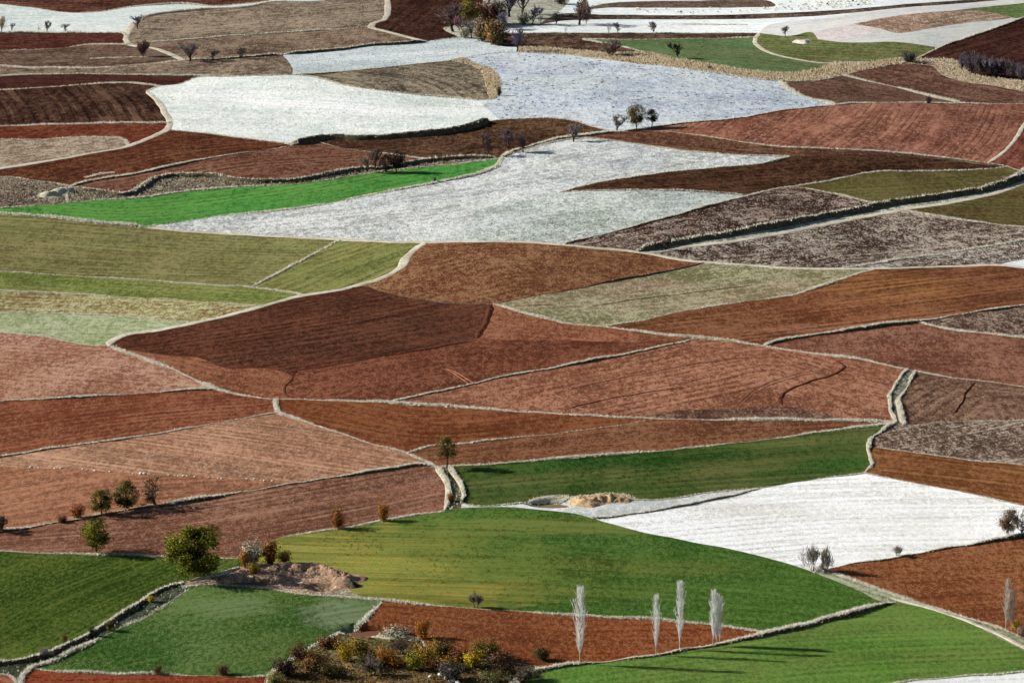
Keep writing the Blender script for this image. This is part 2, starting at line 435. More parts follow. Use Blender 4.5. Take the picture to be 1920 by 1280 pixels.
L('d_p3', [(1672,1121),(1730,1137),(1800,1158),(1870,1187),(1920,1212),(1960,1234)], 'p', 1.2, label="narrow straw path beside the lower right green field")
L('A70', [(690,1123),(717,1126),(807,1133),(893,1140),(973,1146),(1073,1152),(1173,1158),(1280,1166),(1347,1172),(1420,1182),(1440,1188)], 'G', 1.1, 0.5, label="stony frosted verge behind the four white poplars")
L('A71', [(1680,1128),(1613,1146),(1547,1164),(1480,1181),(1440,1188),(1357,1207),(1280,1220),(1227,1228),(1140,1240),(1087,1246),(1030,1252),(995,1262),(960,1290),(950,1320)], 'b', 3.0, 1.0, label="white bank with dark foot carrying the row of poplars")
L('A72', [(717,1126),(700,1145),(683,1163),(655,1178),(640,1183),(590,1210),(540,1240),(507,1265),(490,1300)], 'G', 1.4, 0.5, label="frosted verge right of the small bright green field")
L('R13b', [(655,1178),(700,1187),(760,1192),(790,1200),(800,1215),(860,1230),(940,1240),(1030,1252)], 't', label="weedy edge above the autumn thicket")
L('A340', [(340,1099),(400,1097),(460,1099),(533,1108),(600,1116),(690,1123)], 't', 0.9, 0.25, label="grass fringe above the small bright green field")
L('V4a', [(345,1092),(300,1107),(250,1140),(173,1187),(100,1223),(50,1240),(0,1245),(-60,1250)], 'b', 2.0, 1.1, label="upper frosted bank of the ditch at the lower left")
L('V4b', [(352,1104),(283,1150),(217,1181),(150,1214),(95,1240),(50,1258),(35,1290),(32,1330)], 'G', 1.5, 0.7, label="lower frosted lip of the ditch at the lower left")
L('A73', [(60,1254),(167,1261),(333,1265),(440,1267),(507,1267)], 'g', 0.8, 0.4, label="straw verge above the red field at the bottom edge")
L('A73b', [(-60,1262),(0,1263),(20,1268),(30,1280),(34,1300)], 't', label="weeds round the small red corner")
L('A75', [(-60,1027),(0,1032),(100,1038),(200,1039),(300,1043),(340,1046),(400,1045),(450,1047)], 't', 1.0, 0.35, label="stubbly edge above the lower left green field")
L('A76', [(833,957),(773,966),(723,975),(640,990),(570,1000),(520,1010),(485,1028),(450,1047)], 'g', 1.1, 0.45, label="grey stony line above the yellowing green field")
L('PIT', [(345,1092),(395,1083),(430,1068),(460,1060),(490,1056),(550,1055),(600,1061),(640,1074),(668,1090),(655,1104),(690,1123)])
L('PITl', [(450,1047),(452,1055),(460,1060)])
L('PITp', [(345,1092),(352,1104)])
L('PITb', [(345,1093),(400,1092),(460,1095),(533,1104),(600,1109),(655,1104)])
L('A77', [(1590,1310),(1640,1288),(1693,1279),(1780,1269),(1920,1260),(1960,1257)], 't', label="frosted edge of the white corner at the lower right")
# --- middle ploughland
L('A78', [(640,543),(690,538),(715,546),(770,558),(850,569),(905,572),(927,570)], 'd', 0.8, 0.2, label="faint plough edge along the top of the darkest ploughland")
L('A79', [(927,570),(973,560),(1073,543),(1173,523),(1280,503),(1325,491)], 'd', 1.0, 0.35, label="dark seam above the grey-green fallow")
L('A80', [(927,570),(973,584),(1023,597),(1087,609),(1140,613),(1200,622),(1280,631),(1350,637),(1430,649),(1513,661),(1613,674),(1680,688),(1717,696)], 'g', 1.8, 0.5, label="long white verge between the clay fields and the ochre slope")
L('A81', [(1717,696),(1770,706),(1827,712),(1920,725),(1960,731)], 't', label="thin grass line right of the white junction")
L('A82', [(1130,612),(1207,600),(1280,583),(1413,563),(1500,550),(1560,530),(1600,516),(1645,503)], 'g', 1.2, 0.5, label="white verge on top of the ochre slope")
L('A83', [(1430,649),(1470,638),(1547,627),(1647,613),(1720,604),(1813,588),(1920,573),(1960,566)], 'b', 2.0, 0.8, label="frosted dark-footed bank under the ochre slope")
L('A84', [(1720,604),(1780,617),(1850,625),(1920,633),(1960,638)], 'g', 1.5, 0.5, label="white verge at the right edge under the ochre slope")
L('V5a', [(1700,693),(1682,718),(1669,742),(1670,768),(1682,792)], 'b', 1.1, 0.6, label="left frosted lip of the winding gully")
L('V5b', [(1717,696),(1702,725),(1685,750),(1690,773),(1697,795)], 'b', 1.7, 0.7, label="right frosted lip of the winding gully")
L('A86', [(1680,793),(1697,796),(1780,790),(1920,789),(1960,789)], 't', 1.2, 0.4, label="grey-green line right of the winding gully")
L('A87', [(1632,836),(1640,838),(1713,847),(1813,862),(1920,872),(1960,877)], 't', label="pale line above the ochre field at the right edge")
L('A88', [(1620,886),(1660,895),(1740,910),(1840,930),(1920,947),(1960,955)], 't', label="straw fringe between the ochre and the snow-white field")
L('A90', [(921,573),(913,600),(895,634)], 'f', 2.4, 0.5, label="broad dark furrow at the corner of the darkest ploughland")
L('A92', [(895,634),(960,637),(1080,638),(1200,641),(1290,633)])
L('A94', [(548,708),(560,695),(640,681),(740,664),(823,651),(895,634)])
L('A91', [(725,754),(807,738),(940,708),(1040,690),(1173,665),(1267,644),(1310,634)], 'b', 1.2, 0.5, label="dark-sided verge through the middle of the clay fields")
L('A93', [(205,648),(300,665),(377,671),(417,687),(480,690),(517,693),(548,708),(535,725),(535,738),(560,749)], 'f', 0.8, 0.25, label="wavy plough edge round the small clay field")
L('A95', [(1190,782),(1280,769),(1380,765),(1480,762),(1530,770),(1600,787)])
# --- marks inside fields
L('d_a', [(640,611),(740,591),(800,578),(850,569)], 'f', 1.0, 0.3, label="dark dead furrow in the darkest ploughland")
L('d_b', [(560,695),(640,681),(740,664),(823,651),(893,638)], 'f', 1.0, 0.35, label="long dead furrow under the darkest ploughland")
L('d_c', [(1060,768),(1130,750),(1200,738),(1280,725)], 'f', 0.7, 0.25, label="short dead furrow in the pink clay field")
L('d_d', [(1060,730),(1170,708),(1300,683),(1420,668)], 'f', 0.5, 0.15, label="long faint furrow in the pink clay field")
L('d_e', [(1563,673),(1583,688),(1560,703),(1513,717),(1475,733),(1462,748),(1466,760)], 'k', 1.1, 0.18, label="wandering line of clods in the pink clay field")
L('d_f', [(1830,715),(1812,735),(1803,755),(1785,778)], 'f', 0.7, 0.3, label="cracked gully in the brown field on the right")
L('d_g', [(170,111),(230,108),(300,107)], 't', 2, 0.4, label="short white streak in a far brown field")
L('d_h', [(160,333),(185,327),(215,324)], 'g', 2, 0.6, label="short white bank in the far red ploughland")
L('d_i', [(1380,760),(1400,742),(1430,722),(1480,705),(1560,690)], 'y', 0.25, 0.05, label="curved wheel rut in the pink clay field")
L('d_j', [(1386,761),(1406,744),(1436,725),(1486,708),(1560,694)], 'y', 0.25, 0.05, label="outer curved wheel rut in the pink clay field")
L('d_k', [(827,690),(848,697),(868,711),(880,720)], 'y', 0.25, 0.05, label="short pale wheel rut by the clay field verge")
L('d_l', [(835,690),(856,697),(876,710),(890,718)], 'y', 0.25, 0.05, label="second short pale wheel rut by the clay field verge")
L('d_m', [(970,573),(1010,572),(1055,574)], 'f', 0.5, 0.2, label="dotted furrow in the grey-green fallow")
L('d_n', [(1120,572),(1220,558),(1330,545),(1420,533)], 'f', 0.7, 0.2, label="dark furrow across the grey-green fallow")
L('d_o', [(1003,47),(1100,46),(1250,46),(1400,47)], 't', 2, 0.3, label="faint wheel line over the far white strip")
# --- short closing edges
L('C1', [(867,944),(866,953)])
L('C3', [(862,70),(880,74),(905,62)])
L('C4', [(905,62),(950,56),(1008,47)])
L('C6', [(1036,30),(1060,12),(1090,-40)])
L('C7', [(973,88),(967,98)])
L('C8', [(1424,62),(1435,50),(1470,42),(1560,33),(1613,24)])


DX0, DX1, DY0, DY1 = -820.0, 2740.0, -170.0, 1640.0


def catmull(p, step=5.0):
    if len(p) == 2: q = [p[0], p[1]]
    n = len(p)
    out = []
    for i in range(n - 1):
        p0 = p[i - 1] if i else 2 * p[0] - p[1]
        p1, p2 = p[i], p[i + 1]
        p3 = p[i + 2] if i + 2 < n else 2 * p[-1] - p[-2]
        d = np.hypot(*(p2 - p1))
        # centripetal-like: damp tangents when neighbours are far apart
        d0, d3 = np.hypot(*(p1 - p0)) + 1e-6, np.hypot(*(p3 - p2)) + 1e-6
        m1 = ((p1 - p0) / d0 + (p2 - p1) / d) * 0.5 * d
        m2 = ((p2 - p1) / d + (p3 - p2) / d3) * 0.5 * d
        k = max(1, int(d / step))
        for j in range(k):
            t = j / k
            out.append((2 * t**3 - 3 * t**2 + 1) * p1 + (t**3 - 2 * t**2 + t) * m1 + (-2 * t**3 + 3 * t**2) * p2 + (t**3 - t**2) * m2)
    out.append(p[-1])
    return np.array(out)


def inframe(q, m=0):
    return -m <= q[0] <= 1920 + m and -m <= q[1] <= 1280 + m


def clip_dom(q):
    res = []
    inside = (q[:, 0] >= DX0) & (q[:, 0] <= DX1) & (q[:, 1] >= DY0) & (q[:, 1] <= DY1)
    idx = np.where(inside)[0]
    a, b = idx[0], idx[-1]
    res = list(q[a:b + 1])

    def cut(pin, pout):
        lo, hi = 0.0, 1.0
        for _ in range(30):
            m = (lo + hi) / 2
            r = pin + (pout - pin) * m
            if DX0 <= r[0] <= DX1 and DY0 <= r[1] <= DY1: lo = m
            else: hi = m
        return pin + (pout - pin) * lo
    if a > 0: res.insert(0, cut(q[a], q[a - 1]))
    if b < len(q) - 1: res.append(cut(q[b], q[b + 1]))
    return np.array(res)


PATHS = {}
for nm, (p, vk, w, h, lab) in LN.items():
    q = p
    for e in (0, -1):                      # a line that leaves the frame runs on to the edge of the fields
        if not inframe(q[e]):
            d = q[e] - (q[1] if e == 0 else q[-2])
            d = d / np.hypot(*d)
            d[1] *= 0.35 if abs(d[0]) > 0.5 else 1.0
            far = q[e] + d * 1700
            q = np.vstack([far, q]) if e == 0 else np.vstack([q, far])
    PATHS[nm] = clip_dom(catmull(q))
BORD = [n for n in LN if not n.startswith('d_')]
for nm in BORD:                            # close the corners: loose ends meet the nearest line
    for e in (0, -1):
        pt = PATHS[nm][e]
        if not inframe(pt, 5): continue
        best, bp = 15.0, None
        for n2 in BORD:
            if n2 == nm: continue
            d = np.hypot(*(PATHS[n2] - pt).T)
            j = d.argmin()
            if d[j] < best: best, bp = d[j], PATHS[n2][j]
        if bp is not None and best > 1e-6:
            PATHS[nm] = np.vstack([bp, PATHS[nm]]) if e == 0 else np.vstack([PATHS[nm], bp])


def wob(x, y, a):                          # small natural wander of every boundary
    return (a * (np.sin(x * 0.9 + y * 0.31) + np.sin(x * 0.37 - y * 0.21 + 1.3) + 0.6 * np.sin(x * 2.1 + y * 0.7)),
            a * 2.0 * (np.sin(x * 0.53 + y * 0.2 + 2.0) + np.sin(x * 0.23 + y * 0.11)))


# planar map of all the fields
V2, E2, key = [], [], {}


def vid(p):
    k = (round(p[0], 3), round(p[1], 3))
    if k not in key:
        key[k] = len(V2)
        V2.append(Vector(k))
    return key[k]


for nm in BORD:
    ids = [vid(p) for p in PATHS[nm]]
    E2 += [(a, b) for a, b in zip(ids, ids[1:]) if a != b]
box = [(DX0, DY0), (DX1, DY0), (DX1, DY1), (DX0, DY1)]
bi = [vid(p) for p in box]
E2 += [(bi[i], bi[(i + 1) % 4]) for i in range(4)]
gx, gy = np.meshgrid(np.arange(DX0 + 9, DX1, 18), np.arange(DY0 + 6, DY1, 12))
gp = np.column_stack([gx.ravel(), gy.ravel()]) + rng.uniform(-3, 3, (gx.size, 2))
far_ = (gp[:, 0] < -60) | (gp[:, 0] > 1980) | (gp[:, 1] > 1340) | (gp[:, 1] < -40)
gp = gp[~far_ | (rng.uniform(0, 1, len(gp)) < 0.22)]          # coarser ground outside the view
for _p in PITS:                            # finer ground where it is dug
    qx_, qy_ = np.meshgrid(np.linspace(-1.7, 1.7, 30), np.linspace(-1.7, 1.7, 16))
    s_ = 0.1 * 1980.0 / (_p[1] + 700.0)
    gp = np.vstack([gp, np.column_stack([_p[0] + (qx_ * _p[3] / s_).ravel(), _p[1] + (qy_ * _p[4] / s_ * 0.33).ravel()]) + rng.uniform(-.6, .6, (qx_.size, 2))])
allp = np.vstack([PATHS[n] for n in BORD])
cell = {}
for p in allp: cell.setdefault((int(p[0] // 8), int(p[1] // 8)), 1)
for p in gp:
    if (int(p[0] // 8), int(p[1] // 8)) not in cell: vid(p)
r = geometry.delaunay_2d_cdt(V2, E2, [], 0, 1e-4, True)
PV = np.array([(v.x, v.y) for v in r[0]])
TRI = np.array([f for f in r[2] if len(f) == 3], np.int32)
cons = set()
for e, o in zip(r[1], r[4]):
    if len(o): cons.add((min(e), max(e)))
edge_t = {}
for ti, t in enumerate(TRI):
    for a, b in ((t[0], t[1]), (t[1], t[2]), (t[2], t[0])):
        edge_t.setdefault((min(a, b), max(a, b)), []).append(ti)
comp = np.full(len(TRI), -1)
adj = [[] for _ in TRI]
adjc = [[] for _ in TRI]
for e, ts in edge_t.items():
    if len(ts) == 2:
        (adjc if e in cons else adj)[ts[0]].append(ts[1])
        (adjc if e in cons else adj)[ts[1]].append(ts[0])
nc = 0
for s in range(len(TRI)):
    if comp[s] >= 0: continue
    st = [s]
    comp[s] = nc
    while st:
        c = st.pop()
        for d in adj[c]:
            if comp[d] < 0:
                comp[d] = nc
                st.append(d)
    nc += 1
tp = PV[TRI]
area = 0.5 * np.abs((tp[:, 1, 0] - tp[:, 0, 0]) * (tp[:, 2, 1] - tp[:, 0, 1]) - (tp[:, 2, 0] - tp[:, 0, 0]) * (tp[:, 1, 1] - tp[:, 0, 1]))


def tri_at(p):
    a, b, c = tp[:, 0], tp[:, 1], tp[:, 2]
    cr = lambda u, v: (v[:, 0] - u[:, 0]) * (p[1] - u[:, 1]) - (v[:, 1] - u[:, 1]) * (p[0] - u[:, 0])
    s0, s1, s2 = cr(a, b), cr(b, c), cr(c, a)
    ok = ((s0 >= 0) & (s1 >= 0) & (s2 >= 0)) | ((s0 <= 0) & (s1 <= 0) & (s2 <= 0))
    w = np.where(ok)[0]
    return w[0] if len(w) else -1


# ------------------------------------------------------------------ fields: seed, colours, texture
FD = []


def FDEF(name, seeds, label, c1, c2, c3, g, **kw):
    FD.append((name, seeds if isinstance(seeds, list) else [seeds], label, c1, c2, c3, g, kw))


SOIL = dict(sp=0.30, st=0.35, bump=0.30)
CLOD = dict(sp=0.42, st=0.30, bump=0.45, gs=1.0)
CROP = dict(sp=0.26, st=0.30, bump=0.10, gs=0.7, sb=0.3)
FROST = dict(sp=0.3, st=0.18, bump=0.06, gs=0.8, ps=22, dk=0.22, row=0.12)
# far left
FDEF("ploughed_field", (100,3), "dark ploughed field along the top left edge", (62,33,28),(80,45,36),(110,80,66), [(0,2),(200,10)], **SOIL)
FDEF("frosted_field", (100,45), "far white frosted field behind a row of small bare trees", (176,188,186),(190,198,194),(220,224,218), [(0,40),(200,38)], **FROST)
FDEF("ploughed_field", (100,78), "short dark red strip between two far white lines", (78,42,36),(70,38,32),(98,60,50), [(0,80),(200,76)], **SOIL)
FDEF("ploughed_field", (100,112), "dark brown strip with a faint white streak in it", (84,58,48),(94,72,60),(124,104,88), [(0,110),(250,105)], **SOIL)
FDEF("stubble_field", (250,130), "grey-brown stubble strip under the big grey bare tree", (100,84,68),(108,90,76),(146,130,110), [(0,135),(500,120)], **CLOD)
FDEF("stubble_field", (500,35), "wide grey-brown stubble field at the top", (104,88,74),(124,108,92),(152,136,116), [(300,60),(700,25)], **CLOD)
FDEF("stubble_field", (560,80), "brown stubble field behind three bare bushes", (98,80,66),(114,94,78),(140,122,102), [(300,95),(700,65)], **CLOD)
FDEF("ploughed_field", (780,40), "blackish brown field left of the far grove", (60,36,28),(52,30,25),(84,58,46), [(740,60),(800,10)], **SOIL)
FDEF("rough_grass", (960,35), "pale weedy ground under the far grove", (128,124,108),(150,148,132),(190,188,174), [(900,40),(1000,30)], **FROST)
FDEF("frosted_field", (700,105), "pale frosted wedge in front of the far grove", (166,178,176),(180,188,186),(206,214,210), [(560,120),(900,90)], **FROST)
FDEF("stubble_field", (800,150), "grey striped stubble wedge between two white fields", (98,88,74),(108,98,82),(150,138,116), [(650,120),(720,128),(820,140),(880,160),(910,185)], sp=0.35, st=0.55, sw=1.6, bump=0.35)
FDEF("reed_patch", (923,160), "beige reed patch beside the blue-grey meadow", (196,180,148),(206,192,160),(220,208,178), [(890,120),(925,180)], sp=0.4, st=0.2, bump=0.35)
FDEF("frosted_field", (600,210), "bright white frosted field at the far left of the valley", (182,192,186),(202,210,204),(238,238,232), [(300,185),(600,195),(900,215)], sp=0.45, st=0.3, sw=2, bump=0.07, ps=26, dk=0.3, row=0.15, cd=(168,180,172), spots=[(420,178,30,20,(244,246,244),0.9),(700,205,45,14,(244,246,244),0.9),(560,192,45,14,(244,246,244),0.9),(850,195,40,20,(176,186,178),0.6)])
FDEF("frosted_meadow", (1150,170), "blue-grey frosted meadow dotted with dark tufts", (156,167,182),(166,174,180),(202,208,212), [(900,180),(1400,200)], sp=0.35, st=0.15, bump=0.10, gs=1.0, ps=30, row=0.1, cd=(112,122,136), dk=0.6)
# left strips
FDEF("ploughed_field", (100,152), "darkest narrow red strip at the left edge", (64,34,28),(58,32,27),(84,52,42), [(0,155),(300,150)], **SOIL)
FDEF("ploughed_field", (100,200), "dark field with pale curved stripes at the left edge", (62,38,30),(54,33,27),(98,74,58), [(40,165),(75,200),(90,236)], sp=0.25, st=0.6, rw=3.0, sw=2.0, bump=0.4)
FDEF("ploughed_field", (100,248), "narrow bright red strip at the left edge", (100,48,32),(92,44,30),(124,76,56), [(0,250),(300,240)], **SOIL)
FDEF("fallow_field", (80,285), "pinkish grey fallow at the left edge above the cart track", (146,124,104),(136,116,92),(172,156,138), [(0,290),(220,265)], **CLOD)
FDEF("ploughed_field", (350,275), "red ploughland with rows fanning out from the bright white field", (88,46,30),(78,42,29),(118,78,54), [(100,335),(330,285),(480,268)], sp=0.28, st=0.5, sw=1.6, bump=0.4)
FDEF("ploughed_field", (480,312), "red-brown ploughland above the bright green strip", (98,58,44),(108,70,54),(134,98,78), [(250,345),(450,310),(700,292)], sp=0.28, st=0.45, sw=1.6, bump=0.35)
FDEF("ploughed_field", (780,275), "dark brown field between the grass bank and a row of bare bushes", (70,46,33),(60,40,30),(104,78,56), [(650,280),(900,250),(1050,235)], sp=0.34, st=0.45, sw=1.5, bump=0.4)
FDEF("tussock_patch", (50,365), "pale rough tussock patch at the left edge", (104,86,74),(92,70,58),(148,134,120), [(0,360),(120,360)], sp=0.5, st=0.2, bump=0.35, gs=1.2)
FDEF("rough_grass", (400,345), "pale strip under the rugged bank", (102,94,74),(92,86,66),(142,136,116), [(200,368),(400,345),(640,328)], sp=0.4, st=0.2, bump=0.3, gs=1.1)
FDEF("grass_field", (500,375), "bright emerald green strip field", (56,118,50),(70,124,54),(92,136,66), [(50,395),(250,405),(550,370),(900,305)], sp=0.25, st=0.3, sw=1.2, bump=0.10, patch=1.3)
# white middle
FDEF("frosted_meadow", (800,400), "long grey-white meadow running through the middle", (166,170,174),(176,178,176),(218,220,216), [(400,430),(800,385),(1300,300)], sp=0.45, st=0.4, sw=1.6, bump=0.12, gs=0.9, row=0.15, cd=(116,120,120), dk=0.7)
FDEF("frosted_meadow", (1150,395), "rounded pale grey-green knoll in the long white meadow", (150,160,148),(166,174,168),(206,212,204), [(900,430),(1100,400),(1350,372)], sp=0.4, st=0.35, sw=1.6, bump=0.10, gs=0.9, row=0.15, cd=(108,116,104), dk=0.7)
FDEF("ploughed_field", (1350,335), "blackish brown tongue of ploughland right of the white meadow", (54,33,24),(62,40,28),(92,66,48), [(1080,355),(1400,325),(1800,305)], sp=0.30, st=0.35, bump=0.45)
FDEF("ploughed_field", (1500,284), "narrow red-brown band under the big pink ploughland", (88,54,40),(78,48,36),(122,92,72), [(1200,256),(1500,284),(1800,303)], **SOIL)
FDEF("ploughed_field", (1600,240), "big pink-brown ploughland with curved rows", (132,82,66),(120,78,60),(162,116,96), [(1640,290),(1690,250),(1730,196)], sp=0.28, st=0.5, rw=1.6, row=0.3, sw=2.0, bump=0.35)
FDEF("ploughed_field", (1910,290), "small red field corner right of the steep track", (108,56,44),(98,52,42),(134,86,70), [(1870,300),(1920,250)], **SOIL)
FDEF("grass_field", (1700,350), "olive-brown field above the long dark bank", (88,78,46),(82,74,42),(104,98,60), [(1500,350),(1850,335)], **CROP)
FDEF("grass_field", (1850,395), "brown-olive field at the right edge below the pale track", (80,64,38),(78,72,42),(104,92,58), [(1700,395),(1920,400)], **CROP)
FDEF("stubble_field", (1450,385), "frost-speckled stubble above the long dark bank", (78,56,46),(70,48,38),(158,140,126), [(1100,455),(1400,400),(1600,380)], sp=0.35, st=0.4, bump=0.8, gs=1.1, sw=1.6)
FDEF("rough_grass", (1513,421), "grassy margin between the long dark bank and its track", (150,150,132),(130,132,116),(186,186,172), [(1280,458),(1663,396)], **CLOD)
FDEF("stubble_field", (1500,465), "frost-speckled stubble below the pale track", (82,58,48),(72,48,40),(164,146,132), [(1250,480),(1500,462),(1900,430)], sp=0.35, st=0.4, bump=0.8, gs=1.1, sw=1.6)
FDEF("stubble_field", (1820,487), "strip of frosted stubble by the long farm road", (92,68,58),(82,56,48),(172,156,144), [(1600,503),(1900,465)], sp=0.38, st=0.4, bump=0.8, gs=1.1, sw=1.6)
FDEF("frosted_field", (1912,494), "small white wedge at the right edge by the farm road", (198,204,208),(208,212,214),(226,226,224), [(1870,497),(1920,490)], **FROST)
# far right
FDEF("grass_field", (1300,95), "dull green field with a lone dark tree", (66,98,58),(78,96,60),(98,114,78), [(1200,85),(1500,115)], **CROP)
FDEF("ploughed_field", (1100,82), "dark brown strip under the far white strips", (70,52,42),(62,44,37),(108,88,72), [(950,75),(1400,68)], **CLOD)
FDEF("frosted_field", (1200,52), "long narrow white strip with scattered young trees", (206,214,214),(214,220,220),(230,232,230), [(1000,52),(1400,50)], **FROST)
FDEF("ploughed_field", (1280,33), "thin dark strip between two white strips at the top", (62,44,38),(54,40,34),(120,104,92), [(1000,33),(1400,31),(1800,5)], **SOIL)
FDEF("frosted_field", (1550,10), "far white field where the flock grazes", (206,215,214),(214,222,220),(230,232,228), [(1100,25),(1700,10)], **FROST)
FDEF("ploughed_field", (1300,8), "short brown strip above the flock at the top", (98,78,68),(86,66,58),(130,112,98), [(1150,10),(1440,7)], **SOIL)
FDEF("frosted_field", [(1500,50),(1620,33)], "pale lavender slope at the top right", (184,186,190),(192,192,188),(212,210,206), [(1430,55),(1700,25)], **FROST)
FDEF("fallow_field", (1720,42), "brown bare patch on the far pale slope", (152,122,102),(138,112,90),(176,152,134), [(1650,55),(1850,25)], **CLOD)
FDEF("fallow_field", (1570,62), "pinkish pale patch on the far slope", (200,184,178),(192,182,180),(218,206,200), [(1540,72),(1640,60)], **FROST)
FDEF("frosted_field", (1760,70), "grey-white strip along the far dark-sided bank", (176,180,176),(186,186,180),(206,206,200), [(1650,72),(1850,52)], **FROST)
FDEF("grass_field", (1905,22), "small green field in the top right corner", (84,104,58),(92,110,64),(116,128,84), [(1800,20),(1920,15)], **CROP)
FDEF("grass_field", (1560,95), "olive slope with a pale bare spot", (100,98,58),(84,98,56),(124,120,80), [(1440,85),(1700,95)], **CROP)
FDEF("ploughed_field", (1860,95), "dark red hillside behind the purple thicket", (62,36,30),(56,32,27),(84,54,44), [(1750,105),(1920,60)], **SOIL)
FDEF("reed_patch", (1745,117), "straw-coloured reed patch in front of the purple thicket", (186,172,150),(170,160,142),(208,196,176), [(1730,118),(1920,160)], sp=0.45, st=0.2, bump=0.6)
FDEF("reed_patch", [(1280,120),(1620,124)], "long straw-coloured reed bed above the blue-grey meadow", (192,174,144),(174,164,138),(212,198,170), [(980,93),(1300,122),(1550,138)], sp=0.45, st=0.2, bump=0.6)
FDEF("ploughed_field", (1560,170), "brown field at the end of the blue-grey meadow", (94,66,54),(86,62,48),(124,96,80), [(1480,160),(1700,190)], **SOIL)
FDEF("ploughed_field", (1750,160), "brown curved field below the straw reed patch", (98,66,54),(90,58,46),(128,100,84), [(1600,135),(1720,150),(1920,185)], sp=0.3, st=0.45, sw=2.0, bump=0.35)
# olive
FDEF("grass_field", (250,470), "wide olive field at the left", (116,100,62),(106,102,60),(134,120,80), [(0,470),(300,488),(600,500)], sp=0.25, st=0.35, sw=1.0, bump=0.15, tram=0.2)
FDEF("grass_field", (650,500), "small green triangle beside the curved farm track", (98,108,58),(110,106,58),(126,130,80), [(500,545),(620,495),(740,455)], sp=0.2, st=0.45, sw=1.0, bump=0.12)
FDEF("grass_field", (250,540), "dark olive green strip under the wide olive field", (92,106,48),(100,104,52),(128,128,74), [(0,530),(470,558)], **CROP)
FDEF("fallow_field", (200,575), "straw-coloured strip with rusty streaks", (138,126,86),(128,120,78),(168,158,120), [(0,570),(400,585)], sp=0.35, st=0.4, sw=1.2, bump=0.2, cd=(104,70,44))
FDEF("grass_field", (150,612), "pale green strip with frost at the left edge", (124,132,92),(132,134,98),(158,160,132), [(0,605),(300,612)], sp=0.35, st=0.3, sw=1.0, bump=0.15, cd=(86,112,58))
# middle plough
FDEF("ploughed_field", (950,510), "reddish-brown triangle below the long farm road", (110,62,42),(106,64,42),(138,96,68), [(740,520),(900,480),(1250,490)], **CLOD)
FDEF("ploughed_field", (600,610), "large darkest ploughland in the middle", (80,40,28),(72,38,27),(104,60,44), [(300,655),(600,610),(880,560)], sp=0.28, st=0.4, sw=0.9, bump=0.6, gs=0.8)
FDEF("ploughed_field", (1020,612), "clay-red wedge right of the broad dark furrow", (126,72,52),(118,66,46),(152,98,74), [(920,600),(1250,632)], sp=0.3, st=0.25, bump=0.45)
FDEF("ploughed_field", (800,700), "brown ploughland below the darkest one", (104,54,38),(94,48,34),(130,78,58), [(560,730),(800,690),(1200,645)], sp=0.32, st=0.3, sw=0.9, bump=0.6, gs=0.8)
FDEF("ploughed_field", (430,710), "small clay field with a wavy plough edge", (122,70,50),(114,64,44),(146,94,70), [(300,680),(540,735)], sp=0.3, st=0.25, bump=0.45)
FDEF("fallow_field", (1250,555), "grey-green fallow between clay and ochre slopes", (116,102,80),(128,100,82),(158,146,118), [(950,575),(1250,555),(1550,510)], spots=[(1400,515,40,14,(98,98,62),0.8),(1080,595,30,14,(100,104,66),0.8)], sp=0.4, st=0.3, sw=1.2, bump=0.35, cd=(92,96,62))
FDEF("ploughed_field", (1600,575), "glowing ochre slope with long fine rows", (116,64,42),(106,58,38),(140,92,62), [(1150,620),(1450,585),(1900,530)], spots=[(1690,535,26,22,(150,106,58),0.7),(1560,615,50,6,(160,116,92),0.5)], sp=0.22, st=0.5, sw=1.0, bump=0.30)
FDEF("ploughed_field", (1870,605), "small dark frost-speckled field at the right edge", (86,58,48),(76,50,42),(146,122,108), [(1760,605),(1920,600)], **CLOD)
FDEF("ploughed_field", (1700,655), "brown field right of the white verge junction", (118,68,50),(106,60,46),(140,96,78), [(1500,650),(1800,640),(1920,650)], sp=0.3, st=0.3, bump=0.45)
FDEF("ploughed_field", (1250,715), "pink clay field in the middle right", (136,82,62),(126,74,54),(164,112,88), [(900,745),(1200,690),(1450,650),(1640,690)], sp=0.32, st=0.35, sw=1.0, bump=0.45)
FDEF("ploughed_field", (1400,775), "narrow dark cloddy band along the long verge", (96,62,50),(86,54,44),(134,100,82), [(1200,783),(1600,786)], sp=0.4, st=0.3, bump=0.8, gs=1.0)
FDEF("rough_grass", (1692,720), "grass floor of the winding gully", (96,94,78),(80,80,64),(140,136,120), [(1700,700),(1680,790)], **CLOD)  # gully shade painted into the floor as a darker colour
FDEF("ploughed_field", (1820,755), "brown field with a cracked gully", (108,72,58),(98,66,52),(142,106,88), [(1720,780),(1800,730),(1920,735)], sp=0.32, st=0.4, sw=1.0, bump=0.5)
FDEF("stubble_field", (1800,828), "brown field with pale diagonal stubble streaks", (100,74,62),(88,62,50),(158,136,120), [(1690,850),(1920,800)], sp=0.45, st=0.6, rw=1.8, sw=1.0, bump=0.6, gs=0.9)
FDEF("ploughed_field", (1800,895), "ochre-orange field above the snow-white one", (122,70,38),(112,64,38),(142,94,58), [(1640,870),(1920,905)], sp=0.22, st=0.4, sw=0.9, bump=0.22)
